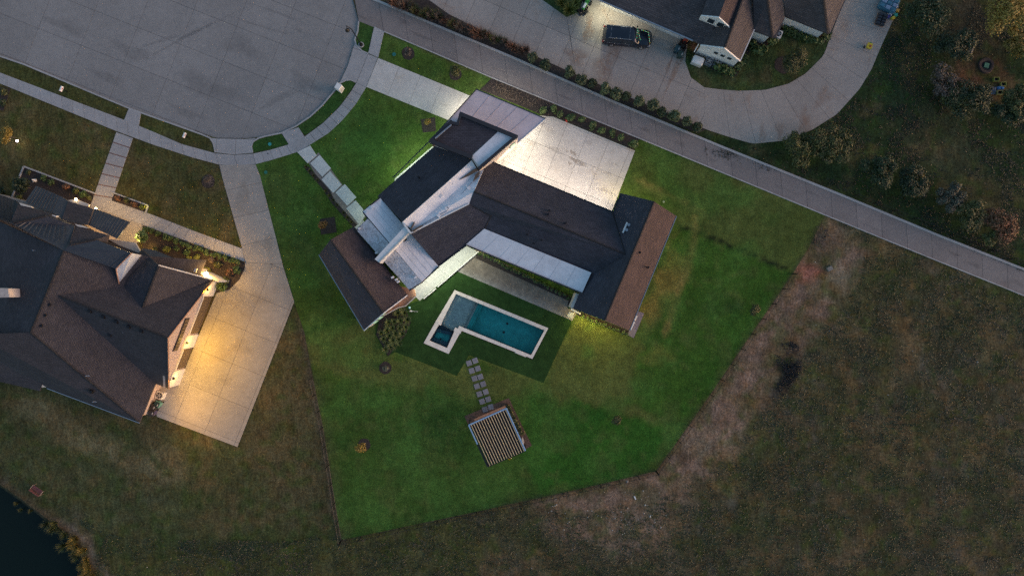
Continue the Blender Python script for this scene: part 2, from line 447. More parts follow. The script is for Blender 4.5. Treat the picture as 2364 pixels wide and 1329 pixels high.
def grid_slabs(parent, poly, org, ang, lu, lv, ztop, mat, gap=.9, th=.1, stag=0, name='slab'):
    u = (math.cos(ang), math.sin(ang)); v = (-math.sin(ang), math.cos(ang))
    us = [(p[0]-org[0])*u[0]+(p[1]-org[1])*u[1] for p in poly]; vs = [(p[0]-org[0])*v[0]+(p[1]-org[1])*v[1] for p in poly]
    for j in range(math.floor(min(vs)/lv), math.ceil(max(vs)/lv)):
        for i in range(math.floor(min(us)/lu)-1, math.ceil(max(us)/lu)+1):
            o0 = (stag*lu if j % 2 else 0)
            bu = org[0]*u[0]+org[1]*u[1]+o0; bv = org[0]*v[0]+org[1]*v[1]
            q = clip_half(poly, u, bu+(i+1)*lu-gap/2); 
            if q: q = clip_half(q, (-u[0], -u[1]), -(bu+i*lu+gap/2))
            if q: q = clip_half(q, v, bv+(j+1)*lv-gap/2)
            if q: q = clip_half(q, (-v[0], -v[1]), -(bv+j*lv+gap/2))
            if q: slab_piece(q, ztop, th, mat, parent, name)
def resample(pl, ts):
    L = [0]
    for i in range(1, len(pl)): L.append(L[-1]+math.hypot(pl[i][0]-pl[i-1][0], pl[i][1]-pl[i-1][1]))
    out = []
    for t_ in ts:
        d = t_*L[-1]; i = 1
        while i < len(L)-1 and L[i] < d: i += 1
        k = (d-L[i-1])/max(L[i]-L[i-1], 1e-6); out.append((pl[i-1][0]+(pl[i][0]-pl[i-1][0])*k, pl[i-1][1]+(pl[i][1]-pl[i-1][1])*k))
    return out
def strip_slabs(parent, A, B, n, ztop, mat, gap=.9, th=.1, sub=3, name='slab', cuts=None):
    L = sum(math.hypot(A[i+1][0]-A[i][0], A[i+1][1]-A[i][1]) for i in range(len(A)-1)); g = gap/2/max(L, 1)
    cuts = cuts or [i/n for i in range(n+1)]
    for i in range(len(cuts)-1):
        a, b_ = cuts[i]+g, cuts[i+1]-g; ts = [a+(b_-a)*k/sub for k in range(sub+1)]
        slab_piece(resample(A, ts)+resample(B, ts)[::-1], ztop, th, mat, parent, name)
def offset_line(pl, w):
    out = []
    for i, p in enumerate(pl):
        a = pl[max(i-1, 0)]; b = pl[min(i+1, len(pl)-1)]; dx, dy = b[0]-a[0], b[1]-a[1]; L = math.hypot(dx, dy) or 1
        out.append((p[0]-dy/L*w, p[1]+dx/L*w))
    return out
def ribbon(mb, pl, w, ztop, zbot, off=0):
    """kerb or edging along a plan polyline, w in photo pixels"""
    a = offset_line(pl, off-w/2); b = offset_line(pl, off+w/2)
    for i in range(len(pl)-1):
        mb.prism(WL([a[i], a[i+1], b[i+1], b[i]], ztop), (zbot,))
# ================================================================== GROUND AND HARDSCAPE (plan polygons in photo units)
P_STREET = [(-150,-300),(815,-300),(815,0),(828,49),(826,72),(820,95),(812,120),(803,150),(785,189),(774,207),(744,243),(716,269),(682,292),(649,307),(600,317),(565,320),(500,319),(465,308),(300,249),(56,147),(0,128),(-150,68)]
P_LANE_LO = [(828,49),(887,73),(1135,179),(1660,395),(1905,510),(1940,512),(2143,593),(2335,670),(2500,738)]
P_LANE_LO = [(828,49),(887,73),(1135,179),(1400,288),(1660,395),(1900,494),(2143,593),(2335,670),(2500,738)]
P_LANE_UP = [(815,-20),(879,4),(1180,130),(1420,235),(1660,335),(1940,448),(2164,541),(2364,620),(2500,676)]
P_TURF = [(1078,568),(1056,625),(1060,628),(1321,740),(1255,883),(1083,819),(1055,867),(912,812),(895,822),(866,770),(872,735),(905,712),(946,700),(968,694)]
P_POOLHOLE = [(1049,668),(1267,757),(1230,830),(1064,764),(1036,817),(977,792),(1008,735),(1013,737)]
P_LOT = [(590,379),(625,370),(686,351),(716,334),(765,300),(792,276),(823,238),(846,200),(872,133),(887,73),(1135,179),(1660,395),(1905,494),(1868,570),(1830,632),(1735,770),(1640,910),(1515,1087),(1300,1137),(1100,1180),(788,1245),(765,1110),(745,985),(722,870),(703,768),(679,696),(650,600)]
P_POND = [(-300,940),(0,1117),(40,1145),(92,1184),(123,1208),(160,1240),(190,1290),(205,1340),(250,1500),(250,1900),(-1500,1900),(-1500,900)]
P_ISLAND = [(1587,95),(1582,143),(1595,179),(1626,202),(1703,210),(1766,208),(1822,193),(1860,170),(1900,130),(1913,96),(1950,0),(1960,-60),(1600,-60)]
FAR = [(-60,-40),(2424,-40),(2424,1370),(-60,1370)]

GREEN, OLIVE = (.040,.048,.022), (.062,.052,.028)
def ground_tint(x, y):
    T = Tint(x, y, (.060,.050,.030))
    T.noise(60, (.040,.046,.022), .9, .42, .62); T.noise(35, (.075,.050,.028), .7, .52, .72, 90); T.noise(22, (.070,.060,.055), .6, .56, .75, 400)
    right = [(1515,1087),(1905,494),(2424,700),(2424,1370),(700,1370),(788,1245),(1100,1180)]
    T.poly(right, (.066,.056,.044), 10, .75, False)
    T.noise(80, (.032,.042,.018), .9, .42, .60, 777)
    # far corner of the rough field is darker
    T.poly([(1700,1150),(1950,900),(2150,760),(2424,740),(2424,1370),(1500,1370)], (.036,.036,.024), 160, .75)
    T.noise(55, (.085,.058,.034), .55, .52, .70, 1234); T.noise(9, (.020,.024,.012), .45, .52, .7, 1834); T.noise(26, (.075,.068,.068), .5, .6, .74, 2234)
    # the worn dirt strip outside the fence
    strip = [(1905,494),(2000,560),(1985,650),(1900,760),(1800,900),(1720,1010),(1640,1090),(1560,1135),(1450,1165),(1330,1190),(1250,1165),(1515,1087),(1640,910),(1830,632)]
    T.poly(strip, (.132,.096,.088), 42, 1.0); T.noise(14, (.06,.045,.042), .35, .5, .7, 4400)
    T.poly([(1240,1150),(1500,1105),(1590,1170),(1540,1260),(1400,1300),(1290,1250)], (.120,.088,.080), 70, .75)
    T.noise(24, (.045,.040,.028), .65, .52, .66, 4400); T.noise(60, (.034,.042,.018), .5, .55, .7, 5400)
    for o_ in (14, 34): T.line([(1840+o_,650),(1740+o_,800),(1650+o_,925),(1530+o_,1090)], 5, (.075,.056,.052), .6, True)
    T.blob(1866, 626, 30, (.19,.068,.062), .6); T.blob(1935, 632, 36, (.13,.125,.125), .4)
    T.blob(1822, 838, 30, (.014,.014,.015), .85, 50, .3); T.blob(1800, 905, 22, (.016,.014,.015), .8, 40, .5); T.blob(1895, 545, 26, (.035,.033,.035), .7)
    T.blob(1790, 910, 30, (.045,.04,.042), .7); T.blob(1610, 1015, 45, (.15,.125,.115), .5)
    # land beyond the lane
    T.poly([(1590,340),(2424,-40),(2424,660),(1950,448)], (.017,.030,.015), 60, .85)
    T.poly([(2080,0),(1900,300),(1600,310),(1950,440),(2424,650),(2424,-60),(2080,-60)], (.019,.031,.015), 12, .9, False)
    T.blob(2170, 330, 130, (.045,.042,.032), .5, 80, .8); T.blob(2250, 50, 100, (.058,.040,.034), .7); T.blob(2230, 560, 90, (.045,.045,.02), .4)
    T.poly([(2215,88),(2300,140),(2345,200),(2320,232),(2270,232),(2205,190)], (.075,.042,.028), 8, .85)
    T.blob(2265, 160, 22, (.03,.02,.018), .7); T.blob(2235, 175, 26, (.12,.045,.04), .5)
    # neighbour's lawns on the left
    T.poly([(-60,150),(300,278),(500,360),(562,575),(400,520),(-60,330)], (.058,.055,.026), 30, .85)
    T.poly([(-60,160),(330,300),(420,620),(-60,520)], (.060,.050,.024), 60, .5)
    T.poly([(679,700),(703,768),(745,985),(770,1150),(560,1300),(240,1230),(0,1080),(-60,880),(100,890),(320,975),(548,1030)], (.050,.054,.028), 30, .7)
    T.poly([(690,720),(740,980),(770,1150),(640,1170),(560,1040),(640,850)], (.080,.060,.040), 45, .55)
    T.line([(60,930),(170,1010),(290,1060),(400,1090)], 26, (.130,.105,.070), .7, True)
    T.blob(380, 1060, 50, (.10,.082,.055), .6, 30, .3); T.blob(120, 930, 70, (.075,.06,.036), .5, 25, .3)
    T.noise(45, (.085,.062,.038), .55, .55, .7, 600)
    T.poly([(240,1245),(500,1248),(790,1215),(1100,1190),(1100,1370),(200,1370)], (.034,.044,.016), 14, .6)
    T.noise(18, (.028,.050,.012), .5, .58, .7, 3300)
    T.line([(700,760),(722,870),(745,985),(790,1250)], 12, (.060,.048,.046), .8)
    T.line([(130,1205),(205,1262),(240,1310),(260,1360)], 12, (.12,.09,.085), .8, True)
    # pond bed and bank
    d = sdist(x, y, P_POND); T.mix(np.clip(d/8, 0, 1), (.012,.018,.016))
    T.mix(np.clip(1-np.abs(d+4)/14, 0, 1)*.7, (.07,.05,.042))
    # verges
    T.poly([(0,131),(300,249),(480,315),(500,352),(300,281),(0,168)], (.050,.052,.020), 4, .8, False)
    return T.c
_gt = ground_tint
def ground_tint(x, y):
    c = _gt(x, y); near = in_poly(x, y, [(789,1246),(1515,1087),(1905,494),(2500,730),(2500,1500),(200,1500),(240,1300)])
    return c*np.where(near[:, None], np.array((1.62, 1.52, 1.2)), np.array((1.22, 1.30, 1.05)))
def ground_z(x, y):
    d = sdist(x, y, P_POND); return np.where(d > 0, -np.clip(d*.035, 0, 1.4), 0.0)
M['soil'] = soil('ground_soil', .42, 1.8, 4.5, (1.35, 1.0, .68), .75, streak=.32)
M['lawn'] = soil('lawn_grass', .48, 1.65, 6.0, (1.3, 1.08, .85), .45, streak=.14)
M['turf'] = soil('artificial_turf', .86, 1.16, 8.0, (1.0, 1.0, 1.0), 0)
OUT = [(-30000,-30000),(30000,-30000),(30000,30000),(-30000,30000)]
holes = [P_STREET, [(p[0], p[1]) for p in P_LOT]]
sheet('ground', OUT, [P_LOT, P_STREET], 12, 0.0, ground_tint, M['soil'], ground_z, lines=[P_POND[0:11]], far=FAR)
water_m, t, b = nt('pond_water'); b.inputs['Base Color'].default_value = (.004, .011, .009, 1); b.inputs['Roughness'].default_value = .45; b.inputs['Specular IOR Level'].default_value = .12
bump(t, b, noise(t, pos(t), 1.5, 3), .08, .03)
mk('pond_water', [W(-1400, 1000, -.35), W(-1400, 1800, -.35), W(240, 1800, -.35), W(240, 1000, -.35)], [(0, 1, 2, 3)], water_m, kind='structure')

def lawn_tint(x, y):
    T = Tint(x, y, (.047,.086,.016))
    T.noise(70, (.046,.082,.020), .7, .42, .66)
    # olive, drier sod behind the pool and east of the house
    T.poly([(700,770),(840,735),(890,815),(1060,850),(1250,870),(1325,735),(1470,760),(1560,520),(1600,420),(1500,350),(1680,390),(1905,494),(1835,632),(1700,700),(1600,900),(1530,985),(1240,905),(1000,930),(880,900),(730,840)], (.078,.094,.026), 12, .9)
    T.poly([(1565,520),(1832,630),(1640,910),(1560,985),(1440,935),(1480,800),(1560,700)], (.032,.086,.012), 12, .9)
    T.poly([(1470,360),(1905,494),(1832,628),(1600,530),(1480,440)], (.056,.082,.020), 14, .75, False)
    T.poly([(1240,905),(1535,990),(1500,1085),(1240,1130),(1180,1000)], (.024,.088,.012), 12, .85)
    T.poly([(760,880),(1060,900),(1120,1100),(1300,1130),(790,1245)], (.036,.080,.016), 26, .8)
    T.noise(40, (.058,.085,.022), .55, .55, .7, 55)
    # bare and yellowed patches beside the east wing
    tan = (.145,.125,.034)
    T.poly([(1545,555),(1580,590),(1570,640),(1545,690),(1520,740),(1490,760),(1478,720),(1505,680),(1530,620)], tan, 7, .72)
    T.blob(1560, 590, 22, tan, .5); T.blob(1520, 820, 32, tan, .45); T.blob(1500, 700, 20, tan, .5)
    T.line([(1607,500),(1605,545),(1590,610),(1560,690),(1535,770)], 9, (.17,.14,.045), .85, False)
    T.line([(1470,415),(1540,447),(1625,492)], 6, (.15,.14,.045), .7, False)
    # seams between rolls of sod, worn lines
    T.line([(1562,520),(1640,548),(1740,590),(1832,628)], 5, (.010,.016,.008), 1.0)
    T.line([(703,768),(760,748),(835,722)], 4.5, (.012,.026,.008), .85)
    T.line([(912,812),(1055,867),(1083,819),(1255,883),(1328,740)], 3.5, (.13,.15,.035), .55)
    T.line([(722,870),(745,985),(790,1240)], 16, (.075,.090,.040), .35, True)
    T.line([(700,765),(722,870),(745,985),(790,1250),(1100,1182),(1515,1087),(1830,632),(1905,500)], 3, (.045,.04,.03), .6)
    T.blob(1360, 1165, 40, (.10,.12,.06), .5, 12); T.blob(770, 1160, 14, (.10,.12,.06), .5, 26)
    T.blob(1215, 935, 14, (.05,.09,.02), .4)
    # front lawn with a paler area and a paler streak
    T.poly([(735,310),(1010,290),(870,470),(800,470)], (.050,.100,.018), 60, .6)
    T.line([(640,420),(690,560),(740,640)], 26, (.060,.100,.030), .4, True)
    T.noise(16, (.080,.105,.030), .45, .6, .74, 999)
    T.line([(590,385),(650,600),(676,690)], 4, (.03,.05,.015), .5)
    T.line([(887,75),(1135,180)], 5, (.08,.06,.035), .6)
    T.noise(60, (.050,.120,.024), .5, .5, .66, 2777)
    return T.c*np.array((1.22, 1.19, 1.12))
sheet('lawn', P_LOT, [P_TURF], 10, 0.012, lawn_tint, M['lawn'], lines=[])
def turf_tint(x, y):
    T = Tint(x, y, (.024,.058,.015)); T.noise(80, (.029,.066,.017), .6, .4, .7); return T.c
sheet('artificial_turf', P_TURF, [P_POOLHOLE], 16, 0.03, turf_tint, M['turf'])
def isl_tint(x, y):
    T = Tint(x, y, (.036,.058,.022)); T.noise(30, (.075,.065,.032), .6, .5, .68); T.noise(20, (.045,.075,.02), .5, .52, .7, 50)
    T.blob(1600, 110, 16, (.11,.055,.04), .8, 24); T.line([(1640,150),(1690,170),(1735,100)], 10, (.05,.035,.03), .6)
    return T.c
_it = isl_tint
def isl_tint(x, y): return _it(x, y)*1.05
sheet('island_lawn', P_ISLAND, [], 10, 0.012, isl_tint, M['soil'])
sheet('corner_lawn', [(1252,-60),(1252,0),(1308,40),(1336,28),(1346,0),(1346,-60)], [], 10, 0.012, isl_tint, M['soil'])
def verge_tint(x, y):
    T = Tint(x, y, (.032,.078,.018)); T.noise(25, (.045,.082,.02), .6, .45, .68); return T.c
for i, v in enumerate([[(583,352),(583,330),(600,321),(649,309),(667,333),(625,345)], [(685,294),(718,271),(746,245),(776,210),(792,188),(806,186),(822,192),(785,244),(746,283),(705,312)], [(829,50),(863,62),(850,122),(838,117),(822,104),(820,90)]]):
    sheet('grass_verge', v, [], 8, 0.014, verge_tint, M['lawn'])

# ---- street of concrete slabs
street = prism('street', WL(P_STREET, -.125), .2, M['joint'], kind='structure')
grid_slabs(street, P_STREET, (57,146), R(21.5), 106, 86, -.10, M['street'], .55, .12)
mb = MB(); KL = [(-150,70),(0,130),(56,149),(300,251),(465,310),(484,318)]
ribbon(mb, KL, 3.6, .05, -.15); ribbon(mb, [(583,352),(580,338),(584,327),(597,319),(610,315),(649,307),(682,292),(716,269),(744,243),(774,207),(785,192),(797,186),(809,184),(822,190)], 3.2, .05, -.15)
ribbon(mb, [(828,49),(826,72),(819,92),(822,104),(836,118),(850,124)], 3.2, .05, -.15); ribbon(mb, [(484,318),(492,330),(497,352)], 3.2, .05, -.15)
mb.build('kerb', M['kerb'], street)

# ---- long shared lane
lane = prism('lane', WL(P_LANE_LO+P_LANE_UP[::-1], .012), .06, M['joint'], kind='structure')
strip_slabs(lane, P_LANE_LO, P_LANE_UP, 29, .035, M['lane'], .7, .06, 2)
mb = MB(); ribbon(mb, P_LANE_UP, 5.0, .13, -.05, 1); ribbon(mb, P_LANE_LO[1:], 2.4, .10, -.05, 0); mb.build('kerb', M['kerb'], lane)

# ---- sidewalks
sw = empty('sidewalk', W(300, 280), kind='structure')
A = [(-60,145),(0,168),(297,281),(353,304),(420,333),(497,354)]; B = [(-60,170),(0,193),(269,303),(353,334),(445,364),(505,380)]
strip_slabs(sw, A, B, 22, .045, M['walk'], .6, .09, 2)
strip_slabs(sw, [(497,354),(540,358),(584,355)], [(505,380),(548,382),(590,379)], 2, .045, M['walk'], .6, .09, 2)
strip_slabs(sw, [(584,355),(625,346),(669,333),(703,316),(746,284),(785,246),(810,212),(823,191)], [(590,379),(625,370),(686,351),(716,334),(759,307),(792,276),(823,238),(845,202)], 15, .045, M['walk'], .6, .09, 2)
for q in ([(297,251),(325,262),(320,293),(286,278)], [(650,307),(689,294),(703,316),(667,334)], [(864,61),(887,73),(873,133),(850,123)], [(667,334),(703,318),(716,334),(686,352)]):
    slab_piece([(p[0], p[1]) for p in q], .048, .09, M['walk'], sw)
# driveway aprons
ap = empty('driveway_apron', W(560, 330), kind='structure')
grid_slabs(ap, [(484,318),(500,320),(560,321),(597,319),(584,328),(581,340),(584,353),(540,357),(498,352),(493,332)], (545,320), R(3), 45, 60, .03, M['walk'], .7, .08)
grid_slabs(ap, [(785,190),(803,152),(812,122),(820,96),(823,106),(836,118),(850,125),(872,134),(845,202),(823,191),(808,185)], (850,124), R(22), 45, 200, .03, M['walk'], .7, .08)

# ---- neighbour's driveway (left)
P_DL = [(505,381),(590,380),(600,405),(650,600),(679,696),(548,1031),(362,961),(357,885),(389,890),(413,884),(500,676),(530,668),(553,645),(565,618),(566,600),(559,573)]
dl = prism('left_driveway', WL(P_DL, .02), .06, M['joint'], kind='structure')
up = [(505,381),(590,380),(600,405),(650,600),(652,610),(566,605),(559,573)]
grid_slabs(dl, up, (520,440), R(-13), 200, 66, .045, M['drive'], .55, .06)
grid_slabs(dl, [(566,605.5),(652,610.5),(679,696),(548,1031),(362,961),(357,885),(389,890),(413,884),(500,676),(530,668),(553,645),(565,620)], (567,763), R(22), 74, 82, .045, M['drive'], .55, .06)
# its front walk with brick bands, and the planter edging
fw = empty('left_front_walk', W(400, 500), kind='structure')
L0, L1 = [(265,328),(209,474)], [(304,328),(252,474)]
L0, L1 = [(269,304),(209,474)], [(307,318),(252,480)]
strip_slabs(fw, L0, L1, 7, .045, M['walk'], 2.6, .09, 1)
mb = MB()
for k in range(1, 7):
    t_ = k/7; a = resample(L0, [t_])[0]; c = resample(L1, [t_])[0]
    for j in range(11):
        f0, f1 = j/11+.008, (j+1)/11-.008
        p0 = (a[0]+(c[0]-a[0])*f0, a[1]+(c[1]-a[1])*f0); p1 = (a[0]+(c[0]-a[0])*f1, a[1]+(c[1]-a[1])*f1)
        mb.prism(WL([(p0[0]+.5, p0[1]-1.2), (p1[0]+.5, p1[1]-1.2), (p1[0]-.5, p1[1]+1.2), (p0[0]-.5, p0[1]+1.2)], .045), .06)
mb.build('brick_band', M['brickred'], fw, kind='stuff')
strip_slabs(fw, [(255,462),(350,495),(450,534),(559,574)], [(209,474),(326,518),(440,560),(565,604)], 15, .045, M['walk'], .6, .09, 1)
prism('porch_slab', WL([(209,474),(330,520),(320,560),(270,560),(200,540)], .04), .08, M['drive'], fw)
fe = empty('planter_edging', W(140, 410), 'pale stone edging round the flower beds in front of the left house', 'edging')
for j, (pl, w) in enumerate([([(43,411),(54,384),(220,447)], 3.4), ([(24,462),(33,440)], 3.4), ([(256,443),(341,474),(335,492)], 3.0)]):
    for i in range(len(pl)-1):
        a, c = pl[i], pl[i+1]; n = max(1, int(math.hypot(c[0]-a[0], c[1]-a[1])/14))
        for k in range(n):
            q0 = (a[0]+(c[0]-a[0])*(k+.03)/n, a[1]+(c[1]-a[1])*(k+.03)/n); q1 = (a[0]+(c[0]-a[0])*(k+.97)/n, a[1]+(c[1]-a[1])*(k+.97)/n)
            mb = MB(); ribbon(mb, [q0, q1], w, .15, 0); mb.build('edging_stone', M['kerb'], fe)

# ---- main driveway, motor court
P_DK = [(846,201),(873,134),(1082,220),(1190,270),(1150,330),(1034,277)]
dk = prism('main_driveway', WL(P_DK, .02), .06, M['joint'], kind='structure')
grid_slabs(dk, P_DK, (873,134), R(22.3), 53, 140, .045, M['court'], .5, .06)
P_CT = [(1240,262),(1262,274),(1278,270),(1466,348),(1413,486),(1390,480),(1100,375),(1100,340),(1180,300),(1190,262)]
P_CT = [(1150,262),(1240,266),(1278,270),(1466,348),(1411,492),(1380,500),(1136,400),(1090,380),(1100,330)]
ct = prism('motor_court', WL(P_CT, .02), .06, M['joint'], kind='structure')
grid_slabs(ct, P_CT, (1309,288), R(22.3), 52, 66, .045, M['court'], .5, .06)
# walkway strips and rear terrace along the house
tr = empty('house_terrace', W(1000, 600), kind='structure')
slab_piece([(912,412),(1010,328),(1030,360),(900,470)], .05, .1, M['slabnew'], tr, 'terrace_slab')
slab_piece([(816,527),(838,508),(852,528),(834,548)], .055, .1, M['slabnew'], tr, 'terrace_slab')
strip_slabs(tr, [(945,672),(1074,565)], [(969,694),(1103,581)], 4, .06, M['slabnew'], .3, .1, 1, 'terrace_slab')
mb = MB(); ribbon(mb, [(978,689),(1006,666)], 2.2, .45, 0); ribbon(mb, [(1010,662),(1104,581)], 2.2, .45, 0)
mb.build('low_seat_wall', M['white'], tr)
P_GR = [(1096,575),(1056,625),(1060,628),(1321,740),(1333,722),(1325,690),(1110,580)]
def gr_tint(x, y):
    T = Tint(x, y, (.22,.185,.15)); T.mix(np.clip(1.0-sdist(x, y, [(1058,628),(1320,740)], False)/16, 0, 1)*.7, (.33,.32,.29)); return T.c
gm = soil('gravel_surface', .72, 1.3, 7.0, (1, 1, 1), 0); 
sheet('gravel_terrace', P_GR, [], 10, 0.04, gr_tint, gm)
slab_piece([(1314,719),(1326,722),(1321,735),(1309,730)], .07, .1, M['slabnew'], tr, 'terrace_slab')

# ---- entrance path of five large slabs
ep = empty('entry_path', W(760, 420), 'entry path of large pale staggered concrete slabs leading to the front door', 'path', kind='structure')
prism('path_gravel', WL([(712,376),(735,352),(845,500),(820,530),(800,507),(770,470)], .02), .05, M['gravel'], ep)
for q in ([(686,351),(716,336),(731,359),(710,377)], [(738,358),(764,388.5),(744,408),(716,377)], [(762,395),(788.5,426),(769,445.5),(742,414.5)], [(796,425),(822.5,455.5),(801.5,475),(774.5,444.5)], [(821,462.5),(846,492),(830,520),(822,510),(799,481)]):
    slab_piece(q, .09, .12, M['slabnew'], ep)
mb = MB(); mb.prism(WL([(700,385),(712,384),(762,440),(772,462),(825,520),(815,524),(765,468),(745,436)], .03), .03); mb.build('mulch_border', M['mulch'], ep)

# ---- neighbour's apron and curved driveway (top right)
P_AP = [(982,-60),(982,0),(1036,33),(1180,104),(1300,159),(1460,228),(1628,298),(1626,202),(1595,179),(1582,143),(1590,92),(1600,60),(1500,20),(1440,-60),(1346,-60),(1346,0),(1336,28),(1308,40),(1252,0),(1252,-60)]
au = prism('neighbour_driveway', WL(P_AP, .012), .05, M['joint'], kind='structure')
QA = [(982,-60),(982,0),(1036,33),(1180,104),(1300,159),(1330,172),(1308,40),(1252,0),(1252,-60)]
QB = [(1308,40),(1336,28),(1346,0),(1346,-60),(1440,-60),(1500,20),(1600,60),(1590,92),(1584,120),(1582,143),(1595,179),(1559,188),(1490,158),(1317,85)]
QC = [(1317,85),(1490,158),(1559,188),(1595,179),(1626,202),(1628,298),(1460,228),(1330,172)]
for q, o in ((QA, (1317,85)), (QB, (1317,85)), (QC, (1317,85))):
    grid_slabs(au, q, o, R(23), 59, 300, .035, M['apron'], .6, .05)
OUTER = [(1628,298),(1682,316),(1738,332),(1807,325),(1873,301),(1932,264),(1985,205),(2012,160),(2030,117),(2063,44),(2090,-40)]
INNER = [(1626,202),(1665,207),(1703,210),(1766,208),(1822,193),(1860,170),(1900,130),(1908,112),(1913,96),(1950,0),(1964,-40)]
cd = prism('curved_driveway', WL(OUTER+INNER[::-1], .012), .05, M['joint'], kind='structure')
strip_slabs(cd, OUTER, INNER, 11, .035, M['apron'], .6, .05, 4)

# ---- planting beds
beds = [
 ('mulch_bed', [(1135,181),(1476,320),(1464,346),(1278,269),(1258,268),(1108,207),(1120,196)], 'mulch', .03),
 ('mulch_bed', [(882,3),(990,0),(1036,33),(1180,105),(1298,159),(1628,299),(1612,308),(1420,232),(1180,132),(879,8)], 'mulch', .05),
 ('mulch_bed', [(868,772),(878,730),(908,712),(935,708),(948,745),(935,775),(896,822)], 'mulch', .045),
 ('mulch_bed', [(325,518),(440,563),(565,607),(566,620),(553,645),(530,668),(500,676),(470,640),(330,575)], 'mulch', .03),
 ('mulch_bed', [(54,386),(219,448),(205,492),(20,470)], 'mulch', .03), ('mulch_bed', [(256,446),(340,476),(334,490),(254,462)], 'mulch', .03),
 ('mulch_bed', [(-10,200),(24,205),(8,256),(-10,252)], 'mulch', .03),
 ('bark_bed', [(1072,960),(1175,918),(1192,955),(1228,1028),(1213,1036),(1083,985)], 'mulch_brown', .03),
 ('mulch_bed', [(1101,584),(1325,686),(1330,694),(1322,708),(1310,704),(1312,694),(1098,596)], 'mulch', .05),
 ('mulch_bed', [(1326,714),(1396,741),(1454,764),(1449,774),(1390,752),(1334,728)], 'mulch', .05),
 ('mulch_bed', [(1635,150),(1694,160),(1715,130),(1745,92),(1790,95),(1806,60),(1915,80),(1905,98),(1810,75),(1770,108),(1735,110),(1700,176),(1645,162)], 'mulch', .03)]
for nm, q, mm, z in beds:
    prism(nm, WL(q, z), .05, M[mm], kind='structure')

# ---- stains, tyre marks, seams of wear
BR, DK_, RU = (.20,.13,.07), (.07,.065,.065), (.33,.17,.09)
for a in ((1322,352,9,5,.4),(1316,377,7,4,.3),(1328,357,5,4,1.0),(1309,349,4,2,.4),(1330,372,20,6,.5),(1345,380,14,5,.3)): stain(ct, *a, BR, .5, .052)
for a in ((1270,300,12,8,.4),(1280,345,18,8,.4),(1400,400,20,4,.3),(1230,330,22,9,.4),(1360,330,10,6,.2),(1395,440,26,5,.35),(1420,380,14,3,.3)): stain(ct, *a, (.30,.26,.22), .22, .056)
for a in ((1555,170,8,55,.42),(1545,150,5,30,.35),(1572,140,4,22,.5),(1400,150,26,60,.4),(1358,70,14,40,.2),(1330,130,30,22,.4)): stain(au, *a, RU, .42, .044)
for a in ((1855,280,14,40,.2),(1800,300,12,26,0),(1900,225,20,34,.6),(1760,310,10,30,.0)): stain(cd, *a, (.36,.22,.15), .38, .044)
for a in ((640,30,70,3,.35),(600,60,90,3,.30),(420,90,110,5,-.5),(480,60,90,4,-.45),(370,95,60,5,-.3),(690,70,12,7,.3),(305,120,60,18,.35),(560,110,60,25,.4),(480,200,90,26,.38),(250,180,50,14,.4),(700,190,40,24,.5),(150,60,60,16,.38),(640,230,60,10,-.5),(430,260,50,12,.35)): stain(street, *a, DK_, .20, -.092)
for a in ((600,690,30,16,.4),(560,800,30,20,.4),(520,880,22,12,.3),(620,560,14,30,.1),(560,450,18,30,.2)): stain(dl, *a, (.26,.22,.18), .22, .054)
for i in range(22):
    t_ = i/21; q_ = resample(P_LANE_LO, [t_])[0]; stain(lane, q_[0]+6+rnd.uniform(-24, 30), q_[1]-18-rnd.uniform(-10, 16), rnd.uniform(14, 40), rnd.uniform(3, 8), .39, DK_, rnd.uniform(.08, .3), .042)
